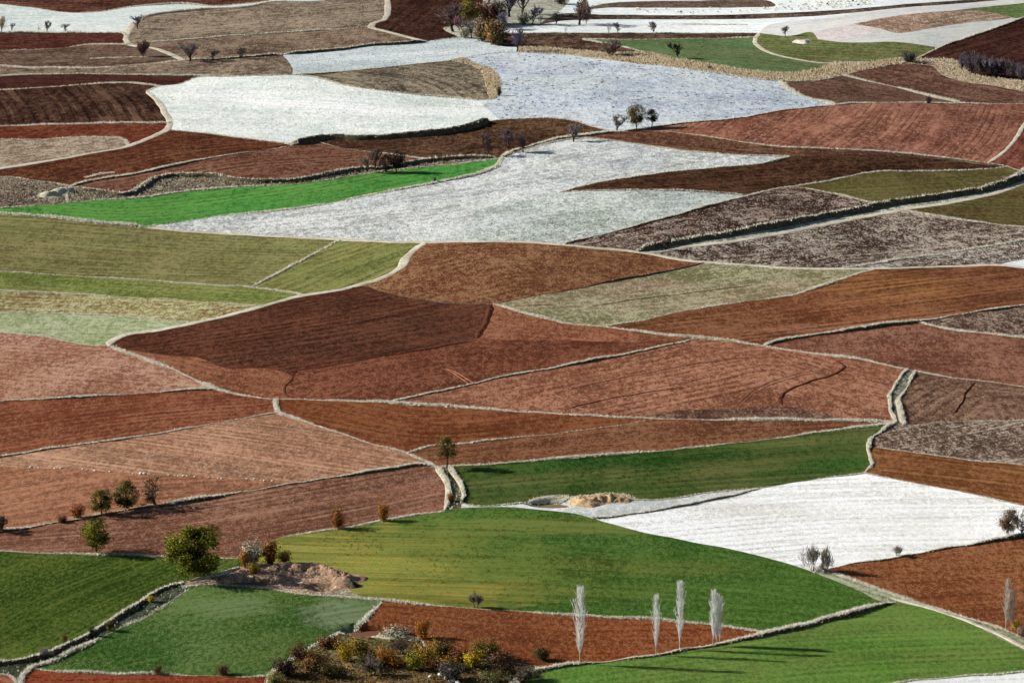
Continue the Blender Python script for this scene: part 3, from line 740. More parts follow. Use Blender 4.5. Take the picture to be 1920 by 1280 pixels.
# left clay fields
FDEF("ploughed_field", (150,695), "pale clay field at the left edge below the green strip", (150,98,76),(140,88,68),(174,134,114), [(0,690),(350,715)], sp=0.28, st=0.35, sw=0.9, bump=0.25)
FDEF("ploughed_field", (200,775), "brick-red field curving in from the left edge", (120,64,43),(110,54,36),(142,90,66), [(0,810),(250,775),(500,755)], sp=0.22, st=0.45, sw=1.2, bump=0.25)
FDEF("ploughed_field", (400,845), "pale pinkish field with fanning rows", (164,116,90),(152,102,78),(184,140,114), [(0,790),(350,830),(700,885)], sp=0.22, st=0.5, rw=2.2, sw=0.9, bump=0.28)
FDEF("ploughed_field", (200,920), "clay field below the row of white stones", (150,96,72),(140,86,62),(168,118,92), [(0,960),(250,920),(500,905)], sp=0.22, st=0.38, sw=0.9, bump=0.25)
FDEF("ploughed_field", (350,985), "dusky pink field behind the big yellow-green tree", (124,80,62),(114,68,52),(150,108,88), [(0,1015),(350,985),(820,905)], sp=0.22, st=0.5, rw=2.6, sw=0.7, bump=0.32)
FDEF("ploughed_field", (750,795), "rust-red wedge behind the round tree", (114,58,34),(106,52,31),(134,84,54), [(600,780),(800,815),(1100,790)], sp=0.22, st=0.35, sw=0.9, bump=0.3)
FDEF("ploughed_field", (1100,825), "brown-red strip above the long dark green field", (116,68,46),(108,60,40),(138,94,68), [(850,850),(1200,815),(1600,792)], sp=0.25, st=0.45, sw=0.7, bump=0.3)
# near
FDEF("rough_grass", (850,915), "brushy ditch floor under the round tree", (76,68,50),(62,56,42),(108,98,78), [(850,880),(850,950)], **CLOD)  # floor colour darkened to carry the shade between the ditch lips
FDEF("grass_field", (1200,885), "long dark green field with faint wheel lines", (42,76,30),(66,80,38),(84,98,50), [(880,915),(1250,885),(1620,860)], sp=0.2, st=0.3, sw=1.2, bump=0.10, tram=0.25, patch=1.6)
FDEF("frosted_field", (1200,946), "frosted strip above the snow-white field", (196,200,200),(180,184,180),(220,220,216), [(1000,955),(1500,905)], **FROST)
FDEF("frosted_field", (1500,975), "snow-white field of frosted grass at the right", (246,247,246),(240,242,240),(250,250,248), [(1150,990),(1500,960),(1900,950)], sp=0.4, st=0.5, sw=2.2, bump=0.14, gs=0.7, cd=(192,190,180), dk=0.5, spots=[(1400,960,30,10,(220,216,206),0.5),(1640,990,40,14,(222,218,210),0.5)])
FDEF("ploughed_field", (1800,1085), "rust field at the lower right below the snow-white one", (118,62,34),(108,54,31),(146,96,64), [(1600,1080),(1920,1060)], sp=0.3, st=0.3, sw=0.8, bump=0.4, gs=0.7)
FDEF("grass_margin", [(1613,1100),(1800,1158)], "grass margin along the straw path at the lower right", (112,122,86),(130,130,100),(164,162,136), [(1560,1085),(1900,1195)], **CROP)
FDEF("grass_field", (1100,1060), "large green field yellowing at its left side", (65,97,38),(58,89,35),(94,116,56), [(600,1060),(1100,1075),(1600,1115)], spots=[(640,1060,30,32,(166,152,74),0.9),(850,1110,22,10,(168,144,70),0.85),(560,1030,22,34,(162,148,74),0.9),(800,1010,22,12,(128,126,62),0.7),(1050,985,34,8,(130,126,66),0.6),(1250,1065,20,6,(112,110,54),0.5),(960,1060,26,14,(118,122,58),0.6),(1100,1110,22,6,(104,108,52),0.5)], sp=0.28, st=0.35, row=0.14, sw=0.9, bump=0.10, gs=0.6, tram=0.3)
FDEF("grass_field", (150,1120), "lower left green field with diagonal pale rows", (62,84,32),(52,76,28),(98,106,50), [(20,1200),(150,1130),(300,1070)], sp=0.3, st=0.5, rw=1.6, sw=0.6, bump=0.12, gs=0.55)
FDEF("eroded_earth", (560,1080), "eroded pink earth pit beside the big tree", (170,128,104),(150,112,92),(196,160,136), [(440,1080),(650,1090)], sp=0.4, st=0.2, bump=0.9, gs=0.9)
FDEF("path", (450,1096), "pinkish bare strip above the small bright green field", (150,126,106),(138,128,104),(176,160,142), [(350,1098),(650,1112)], **CLOD)
FDEF("grass_field", (450,1180), "small bright green field with frosty streaks", (54,86,34),(64,90,38),(102,120,72), [(120,1240),(400,1180),(680,1140)], spots=[(640,1150,9,10,(132,142,116),0.8),(430,1135,12,8,(112,130,88),0.7)], sp=0.3, st=0.2, sw=0.9, bump=0.14, gs=0.6, patch=1.4)
FDEF("rough_grass", (120,1221), "frosty ditch floor at the lower left", (60,60,44),(50,52,38),(84,84,66), [(60,1240),(340,1100)], **CLOD)  # shadow of the upper bank put into this dark floor colour
FDEF("ploughed_field", (250,1300), "red field along the bottom edge", (122,46,26),(112,42,24),(142,80,54), [(50,1285),(450,1278)], sp=0.2, st=0.45, sw=0.8, bump=0.28)
FDEF("ploughed_field", (5,1280), "small red field corner at the lower left", (140,80,58),(128,72,50),(154,98,74), [(0,1275),(30,1285)], **SOIL)
FDEF("ploughed_field", (1000,1190), "rust-red field behind the white poplars", (118,56,30),(108,52,30),(140,88,54), [(720,1160),(1000,1185),(1350,1185)], sp=0.3, st=0.3, sw=0.8, bump=0.35, gs=0.6)
FDEF("rough_grass", (700,1245), "leaf-strewn ground under the autumn thicket", (96,66,44),(78,72,42),(128,104,70), [(560,1250),(1000,1265)], **CLOD)
FDEF("grass_field", (1500,1225), "lower right green field striped with poplar shadows", (72,118,40),(90,116,50),(110,136,66), [(1100,1268),(1500,1222),(1880,1205)], sp=0.25, st=0.35, sw=0.8, bump=0.12, gs=0.55, cd=(58,80,38))
FDEF("frosted_field", (1850,1278), "white field corner at the lower right edge", (206,208,208),(214,216,214),(230,230,226), [(1700,1280),(1920,1268)], **FROST)


cfield = np.full(nc, -1)
for fi, f in enumerate(FD):
    for sd in f[1]:
        ti = tri_at(sd)
        if ti < 0: print("SEED OUT", f[0], sd); continue
        c = comp[ti]
        if cfield[c] >= 0 and cfield[c] != fi: print("LEAK", f[2], "with", FD[cfield[c]][2])
        cfield[c] = fi
carea = np.bincount(comp, area, nc)
ccx = np.bincount(comp, area * tp[:, :, 0].mean(1), nc) / np.maximum(carea, 1e-9)
ccy = np.bincount(comp, area * tp[:, :, 1].mean(1), nc) / np.maximum(carea, 1e-9)
for c in range(nc):
    if cfield[c] < 0 and carea[c] > 250 and inframe((ccx[c], ccy[c])): print("UNSEEDED %.0f at (%.0f, %.0f)" % (carea[c], ccx[c], ccy[c]))
for _ in range(12):                        # leftover slivers join a neighbour
    left = [c for c in range(nc) if cfield[c] < 0]
    if not left: break
    votes = {}
    for t in range(len(TRI)):
        c = comp[t]
        if cfield[c] < 0:
            for d in adjc[t] + adj[t]:
                if cfield[comp[d]] >= 0: votes.setdefault(c, {}).setdefault(cfield[comp[d]], 0); votes[c][cfield[comp[d]]] += 1
    for c, v in votes.items(): cfield[c] = max(v, key=v.get)

wx, wy = unproj(PV[:, 0], PV[:, 1])
ox, oy = wob(wx, wy, 0.10)
edge_lock = (PV[:, 0] < DX0 + 1) | (PV[:, 0] > DX1 - 1) | (PV[:, 1] < DY0 + 1) | (PV[:, 1] > DY1 - 1)
wx, wy = wx + np.where(edge_lock, 0, ox), wy + np.where(edge_lock, 0, oy)
WZ = H(wx, wy)
tfield = cfield[comp]


def furrow_uv(x, y, guide):
    g = catmull(np.array(guide, float), 25.0)
    gx_, gy_ = unproj(g[:, 0], g[:, 1])
    Q = np.column_stack([gx_, gy_])
    d = np.diff(Q, axis=0)
    ln = np.hypot(d[:, 0], d[:, 1])
    cum = np.concatenate([[0], np.cumsum(ln)])
    best = np.full(len(x), 1e18)
    u = np.zeros(len(x))
    v = np.zeros(len(x))
    m = len(ln)
    for i in range(m):
        e = d[i] / ln[i]
        rx, ry = x - Q[i, 0], y - Q[i, 1]
        t = rx * e[0] + ry * e[1]
        lo = -1e9 if i == 0 else 0
        hi = 1e9 if i == m - 1 else ln[i]
        tc = np.clip(t, lo, hi)
        dist = np.hypot(rx - tc * e[0], ry - tc * e[1])
        b = dist < best
        best = np.where(b, dist, best)
        sg = np.sign(e[0] * ry - e[1] * rx)
        v = np.where(b, dist * sg, v)
        u = np.where(b, cum[i] + tc, u)
    return np.column_stack([u, v])


FIELD_OBJ = []
for fi, (nm, seeds, lab, c1, c2, c3, g, kw) in enumerate(FD):
    T = TRI[tfield == fi]
    if len(T) == 0: print("EMPTY", lab); continue
    ids, inv = np.unique(T, return_inverse=True)
    T2 = inv.reshape(-1, 3)
    x, y, z = wx[ids], wy[ids], WZ[ids]
    a, b, c = T2[:, 0], T2[:, 1], T2[:, 2]
    cr = (x[b] - x[a]) * (y[c] - y[a]) - (x[c] - x[a]) * (y[b] - y[a])
    T2[cr < 0] = T2[cr < 0][:, ::-1]
    me = np_mesh(nm, np.column_stack([x, y, z]), T2, True, furrow_uv(x, y, g))
    mat = field_mat(nm + "_soil", c1, c2, c3, seed=fi, py=seeds[0][1], **kw)
    FIELD_OBJ.append(tag(link(nm, me, mat), lab, "field", None, "structure"))

# the plain beyond the fields
gxs = np.concatenate([-np.geomspace(30000, 420, 24), np.linspace(-400, 400, 21), np.geomspace(420, 30000, 24)])
gys = np.concatenate([-np.geomspace(30000, 60, 14), np.linspace(0, 2400, 61), np.geomspace(2450, 40000, 24)])
X, Y = np.meshgrid(gxs, gys)
nx, ny = len(gxs), len(gys)
I = (np.arange(ny - 1)[:, None] * nx + np.arange(nx - 1)[None, :]).ravel()
gz = H(X, Y) - 1.2
gz = np.where((np.abs(X) < 420) & (Y > 350) & (Y < 2400), gz, gz)
me = np_mesh("ground", np.column_stack([X.ravel(), Y.ravel(), gz.ravel()]), np.column_stack([I, I + 1, I + nx + 1, I + nx]), True)
tag(link("ground", me, simple_mat("plain_soil", (112, 74, 56), (128, 118, 92), 0.01, 0.0)), kind="structure")

# ------------------------------------------------------------------ verges, banks, tracks
M_FROST = simple_mat("frosted_grass", (196, 190, 170), (168, 162, 138), 0.6, 0.0, (112, 108, 84))
M_WEED = simple_mat("dry_weeds", (160, 152, 124), (130, 122, 96), 0.6, 0.0, (100, 96, 70))
M_BLADE = simple_mat("frosted_blades", (236, 232, 220), (208, 202, 182), 0.9, thin=0.4)
M_BANK = simple_mat("bank_grass", (104, 96, 78), (70, 66, 52), 0.30, 0.0, (52, 52, 40))
M_FACE_SHADE = simple_mat("bank_face_shade", (88, 80, 60), (62, 56, 42), 0.4, 0.0, (112, 102, 80))  # dark tone painting shade onto the steep face of frosted banks
M_CLAY = simple_mat("turned_clay", (92, 52, 40), (66, 38, 30), 0.4, 0.0, (120, 78, 60))
M_RUT = simple_mat("wheel_rut", (170, 118, 94), (150, 100, 78), 0.4)
M_TRACK = simple_mat("track_dust", (206, 198, 180), (178, 168, 148), 0.12, 0.0, (150, 146, 120))
M_REED = simple_mat("reed_straw", (208, 192, 164), (186, 168, 138), 0.25, 0.0, (150, 134, 106), thin=0.35)

VDEF = {'B': (3.0, 1.2, 0.50, 8.0), 't': (0.7, 0.3, 0.28, 16.0), 'g': (1.0, 0.45, 0.38, 22.0), 'G': (1.3, 0.5, 0.42, 26.0), 'b': (1.7, 0.65, 0.40, 22.0),
        'd': (0.9, 0.3, 0.25, 0.6), 'p': (3.0, 0.05, 0.0, 0.0), 'f': (1.0, 0.3, 0.0, 0.0), 'k': (1.6, 0.4, 0.0, 0.0), 'y': (0.3, 0.05, 0.0, 0.0)}
VNAME = {'B': 'grass_bank', 't': 'grass_verge', 'g': 'grass_verge', 'G': 'grass_verge', 'b': 'grass_bank', 'd': 'grass_bank', 'p': 'track', 'f': 'furrow', 'k': 'clod_line', 'y': 'wheel_rut'}


def resample(x, y, step):
    s = np.concatenate([[0], np.cumsum(np.hypot(np.diff(x), np.diff(y)))])
    m = max(2, int(s[-1] / step) + 1)
    q = np.linspace(0, s[-1], m)
    return np.interp(q, s, x), np.interp(q, s, y), s[-1]


def smooth_noise(n, cells, amp):
    k = max(2, int(n / cells) + 2)
    return np.interp(np.linspace(0, k - 1, n), np.arange(k), rng.uniform(-1, 1, k)) * amp


def tufts(px, py, pz, ht, wd, blades=3, lean=0.35):
    """upright clumps of grass blades: arrays of verts and triangles"""
    n = len(px)
    V, T = [], []
    for b in range(blades):
        a = rng.normal(math.radians(-45), 0.75, n)        # turned so the faces in view catch the sun
        ca, sa = np.cos(a) * wd * 0.5, np.sin(a) * wd * 0.5
        jx, jy = rng.normal(0, wd * 0.35, n), rng.normal(0, wd * 0.35, n)
        lx, ly = rng.normal(0, lean, n) * ht, rng.normal(0, lean, n) * ht
        hh = ht * rng.uniform(0.6, 1.15, n)
        base = len(V) * n * 3
        v = np.stack([np.column_stack([px + jx - ca, py + jy - sa, pz - 0.05]), np.column_stack([px + jx + ca, py + jy + sa, pz - 0.05]),
                      np.column_stack([px + jx + lx, py + jy + ly, pz + hh])], 1).reshape(-1, 3)
        V.append(v)
        T.append(np.arange(n * 3).reshape(-1, 3) + b * n * 3)
    return np.vstack(V), np.vstack(T)


def blade_normals(n):
    # a clump of grass scatters light much like the turf it stands on
    d = np.repeat(rng.normal(0, 0.32, (n // 3 + 1, 3)), 3, 0)[:n] + rng.normal(0, 0.1, (n, 3))
    d[:, 0] -= 0.25
    d[:, 2] = 1.0
    return d / np.linalg.norm(d, axis=1)[:, None]


def build_verge(nm):
    pts, vk, w, h, lab = LN[nm]
    w = w or VDEF[vk][0]
    h = h or VDEF[vk][1]
    th, dens = VDEF[vk][2:]
    q = PATHS[nm]
    x, y = unproj(q[:, 0], q[:, 1])
    py = q[:, 1].clip(0, 1280)
    sc = float(np.mean(mpp(py)) / 0.11)
    if vk in 'tgGbB' and LN[nm][2] is None: w, h = w * sc ** 0.7, h * sc ** 0.5
    if vk in 'tgG': h, w = h * 0.36, w * 0.52
    if vk == 'b': h, w = h * 0.66, w * 0.72
    if vk == 'f': h *= 0.7
    if vk == 'B': h *= 1.25
    if sc > 1.5 and vk in 'tgG': h, th = h * 1.5, th * 1.35
    th *= sc ** 0.45
    x, y, length = resample(x, y, 0.7 * sc)
    dx, dy = np.gradient(x), np.gradient(y)
    l = np.hypot(dx, dy) + 1e-9
    nx_, ny_ = dy / l, -dx / l
    if np.mean(nx_ * 0.55 - ny_ * 0.85) < 0: nx_, ny_ = -nx_, -ny_      # the side that falls away
    ox, oy = wob(x, y, 0.10)
    x, y = x + ox, y + oy
    n = len(x)
    taper = np.ones(n)
    fade = np.clip(np.minimum(np.arange(n), np.arange(n)[::-1]) / 4.0, 0.15, 1)
    thick = np.clip(0.8 + smooth_noise(n, 22, 0.65) + smooth_noise(n, 7, 0.3), 0.15, 1.4)      # grows thin here, rank there
    if vk in 'pfkyB': thick = np.ones(n)
    hv = thick * (1 + smooth_noise(n, 16, 0.3) + rng.uniform(-0.05, 0.05, n)) * fade
    wv = (1 + smooth_noise(n, 14, 0.22)) * np.sqrt(fade) * thick ** 0.7
    if vk == 'p':
        prof = [(-.55, -.06), (-.45, 1), (-.2, .6), (0, 1.3), (.2, .6), (.45, 1), (.55, -.06)]
    elif vk in 'bBd':
        prof = [(-.75, -.06), (-.42, .42), (-.12, .85), (.14, 1.0), (.24, .55), (.29, .15), (.33, -.15)]
    elif vk == 'f':
        prof = [(-.5, -.1), (-.25, .6), (-.05, 1.0), (.15, .5), (.35, .12), (.5, -.1)]
    else:
        prof = [(-.5, -.1), (-.28, .55), (-.05, .95), (.15, .9), (.35, .45), (.5, -.1)]
    m = len(prof)
    V = np.zeros((n, m, 3))
    for j, (s, a) in enumerate(prof):
        jit = 0 if vk in 'py' else 1
        off = s * w * wv + (rng.normal(0, 0.025 * w, n) * jit if 0 < j < m - 1 else 0)
        X_, Y_ = x + nx_ * off, y + ny_ * off
        hh = a * h * (hv if vk != 'p' else 1) * (1 + jit * rng.normal(0, 0.07, n))
        V[:, j] = np.column_stack([X_, Y_, H(X_, Y_) + hh + (0.05 if vk in 'py' and 0 < j < m - 1 else 0)])
    if vk == 'k':
        V[:, 1:-1, 2] += rng.uniform(-0.2, 0.35, (n, m - 2)) * h * 1.5
    I = (np.arange(n - 1)[:, None] * m + np.arange(m - 1)[None, :]).ravel()
    Q = np.column_stack([I, I + 1, I + m + 1, I + m])
    tri = np.vstack([Q[:, [0, 1, 2]], Q[:, [0, 2, 3]]])
    verts = V.reshape(-1, 3)
    a, b, c = verts[tri[0]]
    if np.cross(b - a, c - a)[2] < 0: tri = tri[:, ::-1]
    n0 = len(tri)
    nrm = None
    if dens > 0:
        k = int(length * dens * 1.6 / sc ** 0.8)
        i = rng.choice(n - 1, k, p=thick[:-1] ** 1.3 / (thick[:-1] ** 1.3).sum())
        f = rng.uniform(0, 1, k)
        pz = np.array([1.2, 1.6, 1.0, 0.06, 0.02] if vk in 'bBd' else [1.3, 1.6, 1.2, 0.5])
        j = rng.choice(np.arange(1, m - 1), k, p=pz / pz.sum())
        p = V[i, j] * (1 - f)[:, None] + V[i + 1, j] * f[:, None]
        js = 0.09 if vk in 'bBd' else 0.36
        p[:, 0] += rng.normal(0, js * w, k)
        p[:, 1] += rng.normal(0, js * w, k)
        p[:, 2] = np.minimum(p[:, 2], p[:, 2])
        tv, tt = tufts(p[:, 0], p[:, 1], p[:, 2] - 0.08, th * rng.uniform(0.25, 1.5, k) * thick[i] ** 0.5, 0.15 * sc ** 0.6, 2)
        nbase = len(verts)
        tri = np.vstack([tri, tt + len(verts)])
        verts = np.vstack([verts, tv])
        nrm = np.zeros((len(verts), 3))
        nrm[nbase:] = blade_normals(len(tv))
    me = np_mesh(VNAME[vk], verts, tri, vk not in 'k')
    if nrm is not None: me.normals_split_custom_set_from_vertices(nrm.tolist())
    mats = {'t': (M_WEED, M_BLADE), 'g': (M_FROST, M_BLADE), 'G': (M_FROST, M_BLADE), 'b': (M_FROST, M_BLADE, M_FACE_SHADE), 'B': (M_BANK, M_BLADE), 'd': (M_BANK, M_WEED),
            'p': (M_TRACK, M_TRACK), 'f': (M_CLAY, M_CLAY), 'k': (M_CLAY, M_CLAY), 'y': (M_RUT, M_RUT)}[vk]
    me.materials.append(mats[0])
    if len(tri) > n0:
        me.materials.append(mats[1])
        mi = np.zeros(len(tri), np.int32)
        mi[n0:] = 1
        if len(mats) > 2:                  # steep face coloured dark to stand in for its shade
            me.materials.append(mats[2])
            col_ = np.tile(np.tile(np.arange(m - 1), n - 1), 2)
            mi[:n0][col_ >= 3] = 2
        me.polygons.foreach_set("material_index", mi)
    o = bpy.data.objects.new(VNAME[vk], me)
    COL.objects.link(o)
    tag(o, lab, {'track': 'track', 'furrow': 'furrow', 'clod_line': 'furrow', 'wheel_rut': 'rut', 'grass_bank': 'bank'}.get(VNAME[vk], 'verge'),
        None, 'structure' if vk in 'pfky' else 'stuff')


for nm in LN:
    if LN[nm][1]: build_verge(nm)


# ------------------------------------------------------------------ standing grass in the pale fields
def grow(label_part, name, mat, count, ht, wd, label, blades=3, clump=0.0, lean=0.35):
    fi = [i for i, f in enumerate(FD) if f[2] == label_part][0]
    T = np.where((tfield == fi) & (tp[:, :, 0].mean(1) > -60) & (tp[:, :, 0].mean(1) < 1980) & (tp[:, :, 1].mean(1) < 1310) & (tp[:, :, 1].mean(1) > -30))[0]
    A, B, C = [np.column_stack([wx[TRI[T, i]], wy[TRI[T, i]], WZ[TRI[T, i]]]) for i in range(3)]
    ar = np.abs((B - A)[:, 0] * (C - A)[:, 1] - (B - A)[:, 1] * (C - A)[:, 0])
    i = rng.choice(len(T), count, p=ar / ar.sum())
    u, v = rng.uniform(0, 1, (2, count))
    fl = u + v > 1
    u, v = np.where(fl, 1 - u, u), np.where(fl, 1 - v, v)
    P = A[i] + (B - A)[i] * u[:, None] + (C - A)[i] * v[:, None]
    if clump:
        nz = np.sin(P[:, 0] / 5.1 + np.sin(P[:, 1] / 9.0) * 1.7) + np.sin(P[:, 1] / 11.0 + P[:, 0] / 17.0) + rng.normal(0, 0.5, count)
        P = P[nz > clump - 1]
    k = len(P)
    tv, tt = tufts(P[:, 0], P[:, 1], P[:, 2], ht * rng.uniform(0.45, 1.25, k), wd, blades, lean)
    me = np_mesh(name, tv, tt, True)
    me.normals_split_custom_set_from_vertices(blade_normals(len(tv)).tolist())
    o = link(name, me, mat)
    tag(o, label, "grass", None, "stuff")


M_SNOWB = simple_mat("snowy_blades", (240, 240, 236), (226, 226, 220), 0.25, thin=0.35)
M_LAVB = simple_mat("bluish_blades", (180, 194, 214), (170, 182, 198), 0.08, thin=0.35)
M_GREYB = simple_mat("greyish_blades", (206, 208, 206), (182, 184, 182), 0.08, thin=0.35)
M_TUSS = simple_mat("tussock_straw", (168, 158, 140), (132, 120, 104), 0.3, thin=0.35)
M_DARKT = simple_mat("dark_tussock", (84, 86, 82), (112, 112, 104), 0.3)
grow("snow-white field of frosted grass at the right", "frosted_grass", M_SNOWB, 6000, 0.2, 0.14, "white standing grass filling the snow-white field at the right", 3, 0, 0.25)
grow("bright white frosted field at the far left of the valley", "frosted_grass", M_SNOWB, 7000, 0.36, 0.35, "white grass standing in the bright far white field", 3, 0, 0.25)
grow("blue-grey frosted meadow dotted with dark tufts", "frosted_grass", M_LAVB, 4000, 0.35, 0.4, "bluish tufts standing in the blue-grey frosted meadow", 3, 0)
grow("blue-grey frosted meadow dotted with dark tufts", "dark_grass", M_DARKT, 300, 0.45, 0.8, "dark tussocks scattered over the blue-grey frosted meadow", 5, 0, 0.6)
grow("long grey-white meadow running through the middle", "frosted_grass", M_GREYB, 6000, 0.32, 0.32, "grey-white tufts standing in the long middle meadow", 3, 0)
grow("rounded pale grey-green knoll in the long white meadow", "frosted_grass", M_GREYB, 3500, 0.36, 0.35, "short frosted grass on the pale grey-green knoll", 3, 0)
grow("pale frosted wedge in front of the far grove", "frosted_grass", M_LAVB, 2000, 0.35, 0.4, "pale grass in the far frosted wedge by the grove")
grow("long straw-coloured reed bed above the blue-grey meadow", "reed_bed", M_REED, 9000, 1.1, 0.4, "tall straw-coloured reeds above the blue-grey meadow", 3, 0, 0.15)
grow("straw-coloured reed patch in front of the purple thicket", "reed_bed", M_REED, 3000, 0.8, 0.4, "straw reeds in front of the purple thicket", 3, 0, 0.15)
grow("beige reed patch beside the blue-grey meadow", "reed_bed", M_REED, 2000, 0.9, 0.4, "beige reeds in the patch beside the striped stubble wedge", 3, 0, 0.15)
grow("pale rough tussock patch at the left edge", "tussock_grass", M_TUSS, 1500, 0.6, 0.6, "frosted tussocks at the left edge above the green strip", 3, 0)
grow("pale strip under the rugged bank", "tussock_grass", M_TUSS, 2400, 0.6, 0.6, "frosted tussocks under the rugged bank by the green strip", 3, 0)
grow("brushy ditch floor under the round tree", "tussock_grass", M_BLADE, 90, 0.4, 0.16, "frosted tussocks in the ditch below the round tree")
grow("frosty ditch floor at the lower left", "tussock_grass", M_BLADE, 90, 0.4, 0.16, "frosted tussocks in the lower left ditch")
grow("grass floor of the winding gully", "tussock_grass", M_BLADE, 70, 0.4, 0.16, "frosted tussocks on the floor of the winding gully")
grow("frost-speckled stubble below the pale track", "stubble", M_GREYB, 1500, 0.3, 0.25, "frosted stubble stalks below the pale track", 2, 0)
grow("frost-speckled stubble above the long dark bank", "stubble", M_GREYB, 900, 0.3, 0.25, "frosted stubble stalks above the long dark bank", 2, 0)
grow("strip of frosted stubble by the long farm road", "stubble", M_GREYB, 800, 0.3, 0.25, "frosted stubble stalks by the long farm road", 2, 0)


# ------------------------------------------------------------------ broken ground: pits, heaps, banks with a worn face
def heap(name, pts, w, h, mat, label, rough=0.35, face=0.5, cat="bank", tuft=0, seed=0, kind='stuff'):
    """a worn ridge along pts: gentle on the far side, broken face towards the near right"""
    q = catmull(np.array(pts, float), 4.0)
    x, y = unproj(q[:, 0], q[:, 1])
    x, y, ln = resample(x, y, 0.28)
    dx, dy = np.gradient(x), np.gradient(y)
    l = np.hypot(dx, dy) + 1e-9
    nx_, ny_ = dy / l, -dx / l
    if np.mean(nx_ * 0.55 - ny_ * 0.85) < 0: nx_, ny_ = -nx_, -ny_
    n, m = len(x), 25
    r = np.random.default_rng(seed)
    s = np.linspace(-0.6, 0.5, m)
    prof = np.interp(s, [-0.6, -0.2, 0.0, 0.08, face * 0.5, 0.4, 0.5], [-0.05, 0.7, 1.0, 0.92, 0.3, 0.12, -0.1])
    end = np.clip(np.minimum(np.arange(n), np.arange(n)[::-1]) / (0.18 * n), 0, 1) ** 0.6
    gx_, gy_ = np.meshgrid(np.arange(m), np.arange(n))

    def field(cx, cy):
        a = r.normal(0, 1, (int(n / cy) + 3, int(m / cx) + 3))
        fx, fy = gx_ / cx, gy_ / cy
        ix, iy = fx.astype(int), fy.astype(int)
        tx, ty = fx - ix, fy - iy
        return (a[iy, ix] * (1 - tx) + a[iy, ix + 1] * tx) * (1 - ty) + (a[iy + 1, ix] * (1 - tx) + a[iy + 1, ix + 1] * tx) * ty
    nz = 0.6 * field(5, 8) + 0.35 * field(2.2, 3) + 0.2 * field(1, 1)
    hz = h * (prof[None, :] * end[:, None] + rough * nz * np.clip(prof, 0, 1)[None, :] ** 0.5 * end[:, None])
    wv = w * (1 + 0.15 * field(40, 9)[:, :1]) * (0.35 + 0.65 * end[:, None])
    X_ = x[:, None] + nx_[:, None] * s[None, :] * wv
    Y_ = y[:, None] + ny_[:, None] * s[None, :] * wv
    Z_ = H(X_, Y_) + hz
    I = (np.arange(n - 1)[:, None] * m + np.arange(m - 1)[None, :]).ravel()
    Q = np.column_stack([I, I + 1, I + m + 1, I + m])
    V = np.stack([X_, Y_, Z_], -1).reshape(-1, 3)
    a, b, c = V[Q[0, :3]]
    if np.cross(b - a, c - a)[2] < 0: Q = Q[:, ::-1]
    o = link(name, np_mesh(name, V, Q, False), mat)
    tag(o, label, cat, None, kind)
    if tuft:
        k = r.integers(0, n * 12, tuft)
        ii = (k // 12) * m + (k % 12)
        tv, tt = tufts(V[ii, 0], V[ii, 1], V[ii, 2] - .05, 0.4 * r.uniform(.5, 1.3, tuft), 0.13)
        me = np_mesh("tussock_grass", tv, tt, True)
        me.normals_split_custom_set_from_vertices(blade_normals(len(tv)).tolist())
        tag(link("tussock_grass", me, M_BLADE), "frosted tufts on top of " + label, "grass", None, "stuff")


M_PINK = simple_mat("pink_earth", (158, 130, 106), (112, 88, 70), 1.1, 0.0, (188, 166, 142))
M_TAN = simple_mat("tan_straw_earth", (178, 152, 116), (146, 114, 84), 0.9, 0.0, (202, 182, 150))
heap("earth_bank", [(478, 1074), (520, 1070), (570, 1068), (615, 1074), (648, 1086), (662, 1097)], 7.5, 0.9, M_PINK, "eroded pink face of the earth pit beside the big tree", 0.85, 0.6, seed=3)
heap("earth_bank", [(560, 1100), (590, 1096), (618, 1100)], 4.0, 0.7, M_PINK, "small pink hump at the right end of the earth pit", 0.5, 0.5, seed=4)
heap("earth_bank", [(645, 1090), (658, 1097), (668, 1102)], 3.0, 1.0, simple_mat("dark_brush", (86, 76, 64), (58, 52, 44), 0.8), "dark brushy lump at the right tip of the earth pit", 0.5, 0.4, seed=7)
heap("earth_mound", [(1075, 946), (1110, 940), (1150, 935), (1184, 940)], 7.5, 1.1, M_TAN, "straw-coloured earth mound above the snow-white field", 0.6, 0.7, tuft=320, seed=8)
heap("earth_bank", [(80, 371), (100, 366), (125, 360), (140, 360)], 9.0, 1.6, M_FROST, "frosted hump with a dark side at the left above the green strip", 0.3, 0.4, seed=11)
heap("earth_bank", [(1488, 78), (1503, 79), (1516, 79)], 9.0, 0.9, simple_mat("pale_spoil", (214, 204, 194), (198, 184, 172), 0.3), "pale bare mound on the olive slope", 0.2, 0.6, seed=12)

M_UNDER = simple_mat("undergrowth_leaves", (124, 104, 62), (92, 78, 48), 0.4, 0.0, (150, 128, 80), thin=0.3)
grow("leaf-strewn ground under the autumn thicket", "undergrowth", M_UNDER, 1300, 0.4, 0.4, "tawny undergrowth between the bushes of the autumn thicket", 4, 0, 0.5)
heap("rough_grass", [(655, 1184), (700, 1191), (745, 1196), (790, 1199)], 1.6, 0.35, M_FROST, "frosted lower lip of the grey ditch above the thicket", 0.3, 0.5, tuft=200, seed=22)
heap("rough_grass", [(990, 939), (1020, 933), (1060, 932), (1085, 936)], 1.8, 0.35, M_FROST, "frosted rim round the dark hollow beside the straw mound", 0.3, 0.5, tuft=160, seed=23)
heap("rough_grass", [(352, 1090), (385, 1083), (420, 1074), (450, 1064)], 1.2, 0.5, M_FROST, "frosted edge climbing right from the foot of the big tree", 0.3, 0.5, tuft=120, seed=24)


